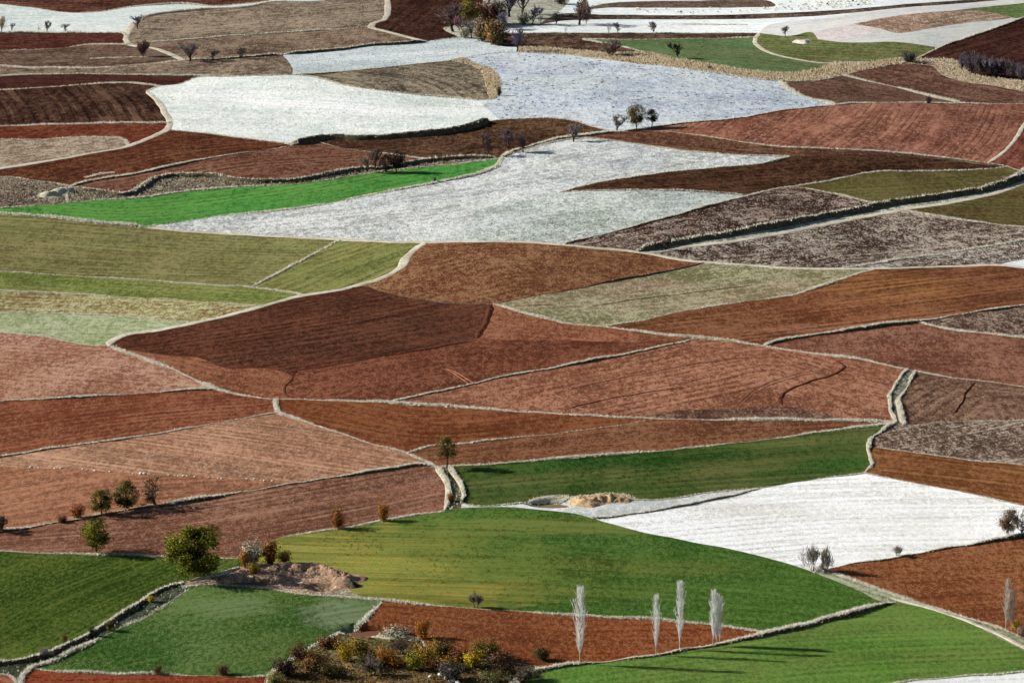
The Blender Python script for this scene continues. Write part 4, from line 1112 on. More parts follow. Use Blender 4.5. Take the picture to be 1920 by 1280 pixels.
# ------------------------------------------------------------------ trees and bushes
def tube(VV, TT, pts, rad, sides=5):
    n0 = len(VV)
    pts = [Vector(p) for p in pts]
    for i, p in enumerate(pts):
        d = (pts[min(i + 1, len(pts) - 1)] - pts[max(i - 1, 0)]).normalized()
        a = d.orthogonal().normalized()
        b = d.cross(a)
        for s in range(sides):
            t = 2 * math.pi * s / sides
            q = p + (a * math.cos(t) + b * math.sin(t)) * rad[i]
            VV.append(q[:])
    for i in range(len(pts) - 1):
        for s in range(sides):
            a0, a1 = n0 + i * sides + s, n0 + i * sides + (s + 1) % sides
            TT.append((a0, a1, a1 + sides))
            TT.append((a0, a1 + sides, a0 + sides))


def limb_path(p, d, ln, rs, curl=0.25, up=0.15, seg=4):
    pts = [Vector(p)]
    d = Vector(d).normalized()
    for i in range(seg):
        d = (d + Vector((rs.gauss(0, curl), rs.gauss(0, curl), rs.gauss(0, curl) + up)) * 0.5).normalized()
        pts.append(pts[-1] + d * ln / seg)
    return pts, d


def leaf_quads(C, size, rs, nrm_out=None):
    """many small leaf faces round the centres C"""
    n = len(C)
    r = np.random.default_rng(rs.randrange(1 << 30))
    a = r.normal(0, 1, (n, 3))
    a /= np.linalg.norm(a, axis=1)[:, None]
    b = r.normal(0, 1, (n, 3))
    b -= a * (a * b).sum(1)[:, None]
    b /= np.linalg.norm(b, axis=1)[:, None]
    s = size * r.uniform(0.6, 1.3, n)[:, None]
    v = np.stack([C - a * s, C + b * s * 0.7, C + a * s, C - b * s * 0.7], 1).reshape(-1, 3)
    f = np.arange(n * 4).reshape(-1, 4)
    return v, np.vstack([f[:, [0, 1, 2]], f[:, [0, 2, 3]]])


def leaf_normals(me, C, out, rs):
    # leaves of a clump shade together, as a dense spray does
    r = np.random.default_rng(rs.randrange(1 << 30))
    nr = out + r.normal(0, 0.38, out.shape)
    nr /= np.linalg.norm(nr, axis=1)[:, None] + 1e-9
    me.polygons.foreach_set("use_smooth", np.ones(len(me.polygons), bool))
    me.normals_split_custom_set_from_vertices(np.repeat(nr, 4, 0).tolist())
    return me


def mk_leafy(seed, trunk_h=0.28, lobes=16, leaves=1500, spread=0.5, stems=1, lsize=0.028, low=0.0, top=1.0, loose=0.5, gaps=0.0):
    """a tree of height 1 and width 1: limbs reach into leaf clumps set unevenly round the crown"""
    rs = random.Random(seed)
    VV, TT = [], []
    cz = (trunk_h + top) / 2 + low
    centres = []
    for i in range(lobes):
        t = rs.uniform(-1, 1)
        ang = i * 2.4 + rs.uniform(-0.5, 0.5)
        rr = math.sqrt(max(0, 1 - t * t)) * spread * rs.uniform(*((0.3, 1.15) if lobes > 30 else (0.45, 0.95)))
        centres.append((Vector((rr * math.cos(ang), rr * math.sin(ang), cz + t * (top - trunk_h) * 0.42)), rs.uniform(0.10, 0.22)))
    bases = []
    for s in range(stems):
        o = Vector((rs.uniform(-1, 1), rs.uniform(-1, 1), 0)) * (0.05 if stems > 1 else 0)
        lean = Vector((o.x * 2 + rs.uniform(-.06, .06), o.y * 2 + rs.uniform(-.06, .06), 1))
        pts, d = limb_path(o, lean, trunk_h * 1.15 + 0.1, rs, 0.08, 0.1, 4)
        r0 = 0.034 / stems ** 0.4
        tube(VV, TT, [o - Vector((0, 0, 0.03))] + pts, [r0 * 1.35] + [r0 * (1 - 0.12 * i) for i in range(5)], 7)
        bases.append(pts[-1])
    for c, r in centres:
        b = min(bases, key=lambda q: (q - c).length)
        mid = b.lerp(c, 0.5) + Vector((rs.uniform(-.04, .04), rs.uniform(-.04, .04), 0.03))
        tube(VV, TT, [b, mid, c], [0.017, 0.010, 0.003], 4)
    r = np.random.default_rng(seed + 50)
    C, NR = [], []
    for c, rad in centres:
        k = int(leaves / lobes * rs.uniform(0.55, 1.4))
        d = r.normal(0, 1, (k, 3))
        d /= np.linalg.norm(d, axis=1)[:, None]
        rr = rad * r.uniform(0.25, 1.0, k) ** loose * (1 + 0.25 * r.normal(0, 1, k))
        sub = np.array(c) + d * rr[:, None] * np.array([1.05, 1.05, 0.85])
        C.append(sub)
        whole = sub - np.array([0, 0, cz * 0.85])
        NR.append(d * 0.8 + whole / (np.linalg.norm(whole, axis=1)[:, None] + 1e-9) * 0.9)
    C = np.vstack(C)
    NR = np.vstack(NR)[C[:, 2] > 0.03]
    C = C[C[:, 2] > 0.03]
    k = 0.5 / np.percentile(np.hypot(C[:, 0], C[:, 1]), 95)
    kz = 1.0 / np.percentile(C[:, 2], 99.5)
    C = C * np.array([k, k, kz])
    v, f = leaf_quads(C, lsize, rs)
    return np_mesh("trunk", np.array(VV) * np.array([k, k, kz]), TT, True), leaf_normals(np_mesh("crown", v, f), C, NR, rs)


def mk_bare(seed, trunk_h=0.22, stems=1, twig=0.006, spread=0.5, depth=3, kids=5, upright=0.35):
    rs = random.Random(seed)
    VV, TT, CV, CT = [], [], [], []

    def grow_(p, d, ln, r, lev):
        pts, d2 = limb_path(p, d, ln, rs, 0.30, upright * 0.6, 3)
        rad = [r, r * 0.8, r * 0.6, r * 0.42]
        if lev <= 1: tube(VV, TT, pts, rad, 5)
        else: tube(CV, CT, pts, [max(twig, x) for x in rad[:3]] + [twig * 0.5], 3)
        if lev >= depth: return
        k = kids + rs.randint(-1, 1) + (1 if lev else 2)
        for i in range(k):
            at = pts[-1] if i < 2 else pts[rs.randint(1, 3)]
            nd = (d2 * 0.55 + Vector((rs.gauss(0, .75), rs.gauss(0, .75), rs.gauss(0.15, .5) + upright * .4))).normalized()
            grow_(at, nd, ln * rs.uniform(0.55, 0.85), r * 0.5, lev + 1)
    for s in range(stems):
        a = 2 * math.pi * s / max(1, stems) + rs.uniform(0, 1)
        lean = 0.0 if stems == 1 else 0.45
        o = Vector((math.cos(a), math.sin(a), 0)) * (0.03 if stems > 1 else 0)
        grow_(o - Vector((0, 0, 0.02)), (math.cos(a) * lean + rs.uniform(-.1, .1), math.sin(a) * lean, 1), trunk_h, 0.030 / stems ** 0.5, 0)
    V = np.array(VV + CV)
    zmax, w = V[:, 2].max(), np.percentile(np.abs(V[:, :2]), 98.5)
    sc = np.array([0.5 / w, 0.5 / w, 1 / zmax])
    return np_mesh("trunk", np.array(VV) * sc, TT, True), np_mesh("crown", np.array(CV) * sc, CT)


def mk_poplar(seed, stems=1, n=130):
    rs = random.Random(seed)
    VV, TT, CV, CT = [], [], [], []
    tube(VV, TT, [(0, 0, -0.02), (0.01, 0, .25), (-.01, .01, .55), (0, 0, .8), (0, 0, .97)], [0.016, .0125, .009, .005, .0015], 6)
    for i in range(n):
        z0 = rs.uniform(0.07, 0.86) ** 0.9
        a = rs.uniform(0, 2 * math.pi)
        env = (math.sin(min(1, (z0 + .12) / 0.75) * math.pi * 0.5) * (1 - max(0, z0 - 0.5) / 0.62)) * rs.uniform(0.35, 1.0)
        ln = rs.uniform(0.14, 0.24)
        p = Vector((0, 0, z0))
        q = p + Vector((math.cos(a) * .30 * env, math.sin(a) * .30 * env, ln * .4))
        e = p + Vector((math.cos(a) * .50 * env + rs.gauss(0, .03), math.sin(a) * .50 * env + rs.gauss(0, .03), min(ln, 1.0 - z0)))
        tube(CV, CT, [p, q, e], [.0065, .0055, .0025], 3)
        for j in range(4):
            b = q.lerp(e, rs.uniform(0, .9))
            t = b + Vector((rs.gauss(0, .06), rs.gauss(0, .06), rs.uniform(.03, .08)))
            if t.z < 1.0: tube(CV, CT, [b, t], [.0055, .0025], 3)
    CV = np.array(CV)
    CV[:, :2] *= 0.5 / np.percentile(np.abs(CV[:, :2]), 97)
    VV = np.array(VV)
    return np_mesh("trunk", VV * np.array([3.2, 3.2, 1]), TT, True), np_mesh("crown", CV, CT)


def mk_shrub(seed, leaves=700, lsize=0.05, loose=0.6, stems=6):
    rs = random.Random(seed)
    VV, TT = [], []
    r = np.random.default_rng(seed + 9)
    C = []
    for s in range(stems):
        a = 2 * math.pi * s / stems + rs.uniform(-.4, .4)
        l = rs.uniform(0.25, 0.75)
        pts, d = limb_path((0.03 * math.cos(a), 0.03 * math.sin(a), -0.03), (math.cos(a) * l, math.sin(a) * l, 1), rs.uniform(0.6, 0.9), rs, 0.2, 0.1, 4)
        tube(VV, TT, pts, [.022, .018, .014, .009, .004], 4)
        for j in range(int(leaves / stems)):
            t = rs.uniform(0.25, 1.0)
            i = min(3, int(t * 4))
            p = pts[i].lerp(pts[i + 1], t * 4 - i)
            g = 0.10 + 0.06 * t
            C.append(p + Vector((rs.gauss(0, g), rs.gauss(0, g), rs.gauss(0, g * 0.8))))
    C = np.array([c[:] for c in C])
    C = C[C[:, 2] > 0.02]
    v, f = leaf_quads(C, lsize, rs)
    wh = C - np.array([0, 0, 0.25])
    wh = wh / (np.linalg.norm(wh, axis=1)[:, None] + 1e-9)
    al = np.vstack([v, np.array(VV)])
    sc = np.array([0.5 / np.percentile(np.abs(al[:, 0]), 98), 0.5 / np.percentile(np.abs(al[:, 1]), 98), 1 / np.percentile(al[:, 2], 99)])
    return np_mesh("stems", np.array(VV) * sc, TT, True), leaf_normals(np_mesh("foliage", v * sc, f), C, wh, rs)


def mk_vase_(seed):
    return mk_bare(seed, 0.28, 5, 0.008, 0.5, 3, 5, 0.6)


PROTO = {
    'round': [mk_leafy(11, 0.18, 26, 4200, lsize=0.026), mk_leafy(12, 0.16, 26, 4400, 0.48, lsize=0.025), mk_leafy(13, 0.22, 24, 3800, 0.5, lsize=0.026)],
    'big': [mk_leafy(21, 0.14, 34, 15000, 0.52, 3, 0.017, -0.02, 1.0, 0.3)],
    'lolly': [mk_leafy(31, 0.42, 18, 2600, 0.5, 1, 0.027)],
    'bare': [mk_bare(41), mk_bare(42, 0.26), mk_bare(43, 0.2, 2), mk_bare(44, 0.24, 1, 0.006, 0.5, 3, 6)],
    'thin': [mk_bare(51, 0.42, 1, 0.006, 0.5, 3, 3, 0.5), mk_bare(52, 0.40, 1, 0.006, 0.5, 3, 4, 0.5)],
    'vase': [mk_bare(61, 0.28, 4, 0.006, 0.5, 3, 4, 0.7), mk_bare(62, 0.3, 5, 0.006, 0.5, 3, 4, 0.7)],
    'fbare': [mk_bare(41, 0.34, 1, 0.009, 0.5, 3, 5, 0.5), mk_bare(45, 0.30, 1, 0.009, 0.5, 3, 5, 0.5), mk_bare(46, 0.32, 1, 0.009, 0.5, 3, 5, 0.45)],
    'fvase': [mk_vase_(63), mk_vase_(64)],
    'poplar': [mk_poplar(71), mk_poplar(72), mk_poplar(73)],
    'shrub': [mk_shrub(81, 1500, 0.042), mk_shrub(82, 1700, 0.038), mk_shrub(83, 1400, 0.042, stems=8), mk_shrub(84, 1900, 0.036, stems=7)],
}
NAMES = {'fbare': ('bare_tree', 'trunk', 'crown'), 'fvase': ('bare_tree', 'trunk', 'crown'), 'round': ('tree', 'trunk', 'crown'), 'big': ('tree', 'trunk', 'crown'), 'lolly': ('tree', 'trunk', 'crown'), 'bare': ('bare_tree', 'trunk', 'crown'),
         'thin': ('bare_tree', 'trunk', 'crown'), 'vase': ('bare_tree', 'trunk', 'crown'), 'poplar': ('poplar_tree', 'trunk', 'crown'), 'shrub': ('shrub', 'stems', 'foliage')}
BARK = simple_mat("bark", (70, 58, 48), (48, 40, 34), 0.6, local=True)
BARKW = simple_mat("pale_bark", (190, 186, 176), (140, 134, 122), 0.5, local=True)
MATS = {}


def leafmat(c1, c2, c3=None, thin=0.2):
    k = (c1, c2, c3, thin)
    if c3 is None and thin < 0.3: thin = 0.4
    if thin < 0.45: c1, c2, c3 = [None if c is None else tuple(min(235, q * 1.14 + 4) for q in c) for c in (c1, c2, c3)]
    if k not in MATS: MATS[k] = simple_mat("leaves", c1, c2, 0.9 if c3 is None else 0.55, 0.0, c3, False, thin)
    return MATS[k]


PN = [0]


def plant(kind, px, py, hpx, wpx, cols, label, group=None, bark=None, lean=0.0):
    x, y = unproj(px, py)
    x, y = float(x), float(y)
    z = float(H(x, y))
    s = mpp(py)
    h = hpx * s * 1.03
    w = wpx * s * (0.8 if kind == 'poplar' else 1.0)
    if group == 'bushes of the autumn thicket': h, w = h * 0.92, w * 1.08
    PN[0] += 1
    if group and py < 340:                 # far off: the same trees with their twigs standing closer
        kind = {'bare': 'fbare', 'vase': 'fvase'}.get(kind, kind)
        if group == 'trees of the far grove': w, h = w * 1.25, h * 1.08
    pr = PROTO[kind][PN[0] % len(PROTO[kind])]
    n0, n1, n2 = NAMES[kind]
    e = bpy.data.objects.new(n0, None)
    COL.objects.link(e)
    e.location = (x, y, z - 0.03)
    e.rotation_euler = (0, lean, (PN[0] * 2.399) % 6.283)
    e.scale = (w, w, h)
    e.empty_display_size = 0.3
    tag(e, label, 'shrub' if kind == 'shrub' else 'tree', group)
    link(n1, pr[0], bark or (BARKW if kind == 'poplar' else BARK), e)
    link(n2, pr[1], leafmat(*cols) if isinstance(cols, tuple) else cols, e)
    return e


YG = ((104, 106, 34), (68, 78, 28), (142, 132, 42))
OLV = ((112, 102, 48), (78, 76, 38), (146, 130, 62))
DOLV = ((86, 84, 42), (58, 62, 32), (118, 108, 54))
RUST = ((134, 82, 40), (98, 60, 34), (160, 104, 52))
ORNG = ((160, 104, 42), (128, 82, 36), (180, 132, 54))
YEL = ((172, 144, 44), (134, 112, 38), (194, 166, 56))
BRN = ((100, 74, 52), (72, 54, 40), (126, 96, 66))
DBRN = ((66, 52, 42), (48, 40, 34), (88, 70, 54))
GREY = ((138, 128, 122), (112, 104, 100))
LGREY = ((172, 166, 158), (144, 138, 130))
PURP = ((112, 102, 104), (90, 82, 86))
LPURP = ((136, 126, 136), (112, 104, 112))
REDB = ((120, 92, 84), (94, 72, 66))
DGREY = ((100, 92, 90), (78, 72, 70))
FROSTL = ((170, 168, 148), (132, 130, 108), (196, 192, 172))
WHT = ((244, 244, 242), (240, 240, 238), None, 0.72)

G1_, G2_, G3_ = "round trees along the white bank", "shrubs around the earth pit", "white poplars along the bank"
plant('big', 368, 1082, 92, 112, YG, "big spreading yellow-green tree at the head of the ditch")
plant('round', 181, 1036, 61, 58, YG, "dark yellow-green tree standing on the edge of the green field", G1_)
plant('round', 190, 965, 48, 46, OLV, "leftmost of the three round trees on the white bank", G1_)
plant('round', 238, 955, 53, 52, DOLV, "middle tree of the three on the white bank, olive crown", G1_)
plant('bare', 290, 949, 54, 52, ((122, 108, 84), (94, 82, 64)), "nearly bare twiggy tree right of the two round ones on the white bank", G1_)
plant('shrub', 146, 971, 24, 28, RUST, "rusty shrub on the white bank left of three trees", G1_)
plant('shrub', 117, 979, 14, 20, BRN, "small brown bush left of the rusty shrub", G1_)
plant('bare', 2, 998, 36, 40, ((62, 58, 54), (48, 44, 42)), "dark bare tree cut by the left edge of the photo", G1_)
plant('shrub', 635, 991, 38, 27, RUST, "tall rust-brown bush behind the yellowing green field", "bushes along the grey stony line")
plant('shrub', 719, 976, 33, 22, ORNG, "small orange bush right of the rust-brown one", "bushes along the grey stony line")
plant('shrub', 474, 1060, 50, 42, FROSTL, "pale frosted shrub in the clump by the earth pit", G2_)
plant('shrub', 507, 1058, 48, 32, RUST, "rounded rust-orange shrub in the clump by the earth pit", G2_)
plant('shrub', 533, 1058, 28, 28, ((146, 108, 52), (116, 84, 44), (166, 130, 66)), "low orange-brown shrub at the right of the pit clump", G2_)
plant('shrub', 460, 1064, 36, 20, ORNG, "slim orange shrub at the left of the pit clump", G2_)
plant('shrub', 476, 1074, 20, 20, YEL, "small golden shrub in front of the pit clump", G2_)
plant('lolly', 838, 878, 60, 40, ((104, 92, 52), (74, 68, 40), (138, 118, 58)), "lone round tree on a thin trunk at the head of the ditch")
plant('shrub', 845, 940, 16, 14, RUST, "rusty bush inside the ditch below the lone round tree")
plant('bare', 893, 1139, 34, 28, GREY, "small bare tree on the stony verge behind the red field")
plant('poplar', 1087, 1244, 152, 26, WHT, "leftmost and tallest-looking white poplar by the red field", G3_)
plant('poplar', 1230, 1228, 120, 20, WHT, "shortest white poplar, second from the left", G3_)
plant('poplar', 1274, 1217, 134, 22, WHT, "slender white poplar, third from the left", G3_)
plant('poplar', 1337, 1211, 111, 19, WHT, "left stem of the triple white poplar", G3_)
plant('poplar', 1343, 1210, 103, 17, WHT, "middle stem of the triple white poplar", G3_)
plant('poplar', 1349, 1209, 96, 16, WHT, "right stem of the triple white poplar", G3_)
plant('poplar', 1886, 1181, 100, 18, ((226, 224, 214), (206, 202, 192), None, 0.7), "taller pale poplar at the right edge of the photo", G3_)
plant('poplar', 1896, 1180, 78, 18, ((214, 208, 196), (196, 192, 180), None, 0.7), "shorter pale poplar at the right edge of the photo", G3_)
plant('shrub', 1907, 1180, 20, 20, YEL, "yellow-green bush at the foot of the right poplars")
plant('shrub', 1916, 1192, 18, 24, ((170, 140, 124), (130, 104, 92)), "pinkish brown bush at the right edge below the poplars")
plant('vase', 1524, 1070, 52, 36, ((150, 144, 136), (120, 114, 106)), "bare forking tree at the corner of the snow-white field", "bare trees at the snow-white corner")
plant('vase', 1547, 1074, 58, 26, ((146, 140, 122), (118, 112, 96)), "upright bare bush right beside the forking tree", "bare trees at the snow-white corner")
plant('vase', 1682, 1043, 22, 24, LGREY, "small pale bush on the lower edge of the snow-white field")
plant('round', 1890, 1006, 52, 40, ((126, 106, 82), (100, 84, 66), (150, 132, 104)), "thin-leaved brown tree at the right end of the snow-white field")
plant('bare', 1915, 1002, 50, 36, LGREY, "pale bare tree at the right edge beside a brown one")
TH = "bushes of the autumn thicket"
for a in [
    ('shrub', 536, 1266, 36, 44, DBRN, "dark brown bush at the left corner of the autumn thicket"),
    ('shrub', 562, 1232, 30, 40, BRN, "brown bush at the top left of the autumn thicket"),
    ('shrub', 590, 1256, 32, 50, ((110, 80, 48), (80, 62, 40), (134, 102, 64)), "wide tawny bush in the left of the autumn thicket"),
    ('shrub', 618, 1268, 26, 44, ((84, 74, 46), (62, 58, 38), (110, 96, 62)), "low olive-brown bush in front of the tawny one"),
    ('shrub', 612, 1212, 22, 36, ((112, 74, 50), (84, 58, 42), (140, 100, 70)), "reddish weeds at the upper edge of the autumn thicket"),
    ('shrub', 647, 1238, 38, 30, YEL, "bright yellow bush in the middle left of the thicket"),
    ('shrub', 672, 1226, 32, 42, ((136, 116, 50), (102, 90, 42), (164, 138, 60)), "olive-yellow bush behind the bright yellow one"),
    ('shrub', 690, 1252, 30, 34, DOLV, "dark green bush right of the bright yellow one"),
    ('vase', 700, 1264, 44, 46, ((128, 116, 104), (98, 88, 80)), "bare grey bush in the front of the autumn thicket"),
    ('shrub', 722, 1246, 38, 36, ORNG, "orange bush in the middle of the thicket"),
    ('shrub', 742, 1250, 24, 32, ((150, 106, 44), (118, 82, 38), (170, 128, 54)), "glowing low orange bush right of the middle"),
    ('vase', 752, 1226, 30, 40, ((120, 104, 98), (96, 84, 80)), "bare purplish bush behind the orange ones"),
    ('shrub', 776, 1254, 34, 32, ((140, 134, 48), (108, 106, 40), (166, 156, 62)), "lime-yellow bush right of the thicket's middle"),
    ('shrub', 800, 1244, 42, 38, ((162, 126, 46), (126, 100, 40), (184, 148, 58)), "tall golden bush under the grey ditch"),
    ('shrub', 828, 1230, 36, 40, ((112, 98, 52), (78, 72, 40), (144, 122, 66)), "olive bush behind the tall golden one"),
    ('shrub', 818, 1256, 24, 28, RUST, "rust-red low bush between two golden ones"),
    ('shrub', 842, 1254, 28, 32, ((156, 118, 46), (124, 94, 40), (176, 140, 58)), "golden bush in the right half of the thicket"),
    ('shrub', 862, 1238, 30, 32, ((130, 86, 60), (100, 68, 50), (152, 106, 76)), "pinkish rust bush right of the golden ones"),
    ('shrub', 846, 1274, 36, 42, DGREY + ((100, 96, 76),), "dark grey-green bush hanging over the bottom edge"),
    ('shrub', 886, 1250, 32, 34, ((180, 158, 46), (146, 126, 40), (204, 182, 62)), "clear yellow bush at the right of the thicket"),
    ('shrub', 900, 1230, 30, 30, OLV, "olive bush behind the clear yellow one"),
    ('shrub', 922, 1236, 42, 34, DOLV, "dark olive tall bush at the right of the thicket"),
    ('shrub', 938, 1244, 28, 40, ((112, 80, 62), (84, 62, 50), (136, 100, 78)), "brown-red bush at the right end of the thicket"),
    ('shrub', 952, 1262, 26, 44, DBRN, "dark bush at the right foot of the thicket"),
    ('vase', 985, 1276, 34, 60, ((126, 114, 98), (98, 88, 78)), "tangle of bare grey twigs at the bottom edge right of the thicket"),
    ('shrub', 925, 1278, 20, 50, ((104, 104, 62), (78, 82, 48), (130, 128, 84)), "low grey-green scrub along the bottom edge"),
    ('shrub', 1018, 1237, 27, 27, ((66, 70, 40), (48, 52, 32), (94, 92, 56)), "dark green bush alone on the red field near the thicket"),
    ('shrub', 792, 1196, 40, 26, ORNG, "orange bush standing alone by the grey ditch"),
    ('shrub', 745, 1192, 16, 50, FROSTL, "pale frosted scrub beside the black ditch"),
    ('shrub', 515, 1282, 26, 30, ((138, 134, 70), (104, 104, 58), (170, 164, 100)), "yellow-green scrub at the bottom edge left of the thicket"),
]: plant(*a, TH)
HG = "bushes along the lower left ditch"
for a in [
    ('vase', 122, 1206, 22, 12, ((130, 84, 66), (102, 66, 54)), "thin reddish bush on the lower left ditch"),
    ('shrub', 172, 1192, 22, 12, ((74, 82, 44), (56, 62, 36), (98, 104, 60)), "narrow dark green bush on the lower left ditch"),
    ('shrub', 206, 1182, 20, 16, DOLV, "small olive bush halfway up the lower left ditch"),
    ('vase', 82, 1232, 22, 26, LGREY, "pale twiggy bush at the foot of the lower left ditch"),
    ('shrub', 284, 1128, 13, 14, ((170, 160, 52), (134, 128, 44), (190, 180, 70)), "small yellow bush on the upper part of the lower left ditch"),
    ('shrub', 296, 1263, 16, 17, BRN, "small round brown bush by the left of the bottom red field"),
    ('shrub', 419, 1264, 18, 24, ((92, 66, 52), (70, 52, 44), (116, 86, 68)), "larger round brown bush by the middle of the bottom red field"),
]: plant(*a, HG)
TL = "bare trees at the top left"
for a in [
    ('bare', 258, 54, 28, 32, ((104, 96, 112), (84, 78, 94)), "violet-grey bare tree by the bend of the chalky track"),
    ('vase', 268, 107, 34, 22, REDB, "reddish bare tree below the bend of the chalky track"),
    ('bare', 356, 115, 36, 42, ((152, 142, 140), (122, 114, 112)), "biggest grey bare tree under the grey-brown stubble"),
    ('bare', 398, 114, 22, 26, DGREY, "small dark bare tree right of the biggest grey one"),
    ('bare', 450, 110, 20, 22, DGREY, "smallest dark bare tree at the end of the row of three"),
    ('bare', 3, 60, 30, 22, ((176, 160, 140), (146, 132, 114)), "pale tree cut by the left edge near the top"),
    ('bare', 22, 60, 18, 12, DGREY, "thin dark tree next to the left edge near the top"),
    ('thin', 72, 60, 12, 10, LGREY, "tiny pale sapling between two dark trees at the top left"),
    ('bare', 88, 61, 22, 17, DGREY, "dark bare tree on the frosted edge, left one of a pair"),
    ('bare', 122, 62, 18, 18, DGREY, "dark bare tree on the frosted edge, right one of a pair"),
]: plant(*a, TL)
GR = "trees of the far grove"
for a in [
    ('bare', 978, 26, 56, 40, ((92, 86, 100), (74, 70, 82)), "dark violet bare tree at the back of the far grove"),
    ('bare', 955, 32, 56, 42, ((140, 132, 142), (114, 106, 116)), "tall pale violet bare tree at the back of the far grove"),
    ('round', 935, 44, 36, 30, DBRN, "dark brown tree in the middle of the far grove"),
    ('shrub', 915, 46, 40, 38, ((136, 92, 80), (106, 72, 62), (156, 112, 98)), "red-leaved tree in the middle of the far grove"),
    ('bare', 945, 56, 30, 26, ((130, 126, 140), (104, 100, 114)), "blue-grey bare bush in the middle of the far grove"),
    ('round', 880, 48, 44, 32, ((120, 108, 56), (82, 78, 46), (156, 142, 72)), "yellow-olive tree at the left of the far grove"),
    ('bare', 850, 60, 52, 42, ((142, 122, 118), (114, 98, 96)), "pinkish grey bare tree at the left end of the far grove"),
    ('bare', 866, 66, 34, 26, ((150, 122, 128), (122, 98, 104)), "rosy bare bush at the left of the far grove"),
    ('bare', 885, 72, 36, 28, ((132, 128, 132), (106, 102, 106)), "grey bare tree in front of the yellow-olive one"),
    ('shrub', 872, 71, 18, 18, FROSTL, "pale rounded bush in front of the far grove"),
    ('shrub', 905, 78, 40, 34, ((122, 104, 76), (94, 80, 60), (146, 126, 92)), "brown-olive tree at the front of the far grove"),
    ('shrub', 924, 84, 44, 28, ((146, 112, 72), (108, 88, 58), (170, 136, 90)), "orange-brown tree at the front of the far grove"),
    ('shrub', 938, 86, 38, 26, ((84, 76, 54), (62, 58, 44), (108, 98, 70)), "dark olive tree at the front right of the far grove"),
    ('bare', 970, 97, 42, 28, ((124, 116, 132), (100, 92, 108)), "violet-grey bare tree in front of the grove by the reed bed"),
    ('bare', 998, 46, 34, 30, ((82, 84, 100), (64, 66, 80)), "blue-black bare tree at the right end of the far grove"),
    ('shrub', 982, 46, 22, 22, FROSTL, "pale frosted bush below the blue-black tree"),
]: plant(*a, GR)
TR = "trees on the far white strips"
for a in [
    ('bare', 1086, 47, 50, 48, ((122, 100, 92), (96, 80, 74)), "big reddish bare tree on the far white strips"),
    ('round', 1099, 45, 32, 22, DGREY, "dark tree tucked behind the big reddish one"),
    ('thin', 1014, 45, 17, 12, DGREY, "small dark sapling left of the big reddish tree"),
    ('bare', 1043, 47, 25, 22, DGREY, "dark bare tree left of the big reddish one"),
    ('shrub', 1052, 8, 18, 26, DGREY + ((88, 84, 88),), "dark bush at the top edge left of the big reddish tree"),
    ('thin', 1060, 63, 15, 9, LGREY, "tiny pale sapling on the lower edge of the white strip"),
    ('thin', 1141, 63, 23, 12, LGREY, "tall thin pale sapling on the white strip"),
    ('bare', 1159, 63, 22, 20, DGREY, "dark small tree beside the thin pale sapling"),
    ('bare', 1226, 63, 24, 18, ((138, 136, 132), (112, 110, 108)), "grey small tree on the white strip further right"),
    ('vase', 1145, 106, 34, 36, ((148, 128, 116), (120, 104, 96)), "broad pinkish grey bare bush by the reed bed"),
    ('bare', 1272, 110, 32, 34, ((52, 56, 54), (42, 46, 44)), "lone black tree on the dull green field"),
    ('bare', 1473, 68, 20, 15, ((92, 96, 100), (74, 78, 82)), "small dark tree above the olive slope"),
    ('shrub', 1705, 117, 20, 30, ((84, 92, 76), (62, 70, 58), (120, 124, 108)), "dark green bush at the foot of the far dark-sided bank"),
    ('shrub', 1741, 194, 14, 13, DGREY + ((88, 78, 66),), "small black bush on the white line between brown fields"),
    ('shrub', 1331, 131, 9, 9, DGREY + ((88, 78, 66),), "tiny dark bush in the reed bed"),
    ('shrub', 936, 180, 18, 9, DBRN, "dark reed clump at the tip of the beige reed patch"),
]: plant(*a, TR)
PT = "bushes of the purple thicket"
for i, (px, py, h, w, c, lb) in enumerate([
    (1803, 131, 34, 14, LPURP, "slim pale violet bush at the left end of the purple thicket"),
    (1820, 139, 44, 28, LPURP, "pale violet bush, second from the left in the purple thicket"),
    (1836, 142, 42, 28, PURP, "purple-grey bush left of the dark gap in the thicket"),
    (1853, 144, 40, 26, LPURP, "pale violet bush over the dark gap in the thicket"),
    (1866, 145, 26, 22, ((70, 66, 72), (54, 50, 56)), "dark low bush in the gap of the purple thicket"),
    (1880, 145, 40, 28, ((134, 112, 118), (108, 90, 96)), "rosy violet bush right of the gap in the thicket"),
    (1897, 148, 36, 28, PURP, "purple-grey bush near the right end of the thicket"),
    (1914, 151, 36, 28, LPURP, "pale violet bush at the right edge of the photo")]):
    plant('vase', px, py, h, w, c, lb, PT)
MD = "trees in the middle of the valley"
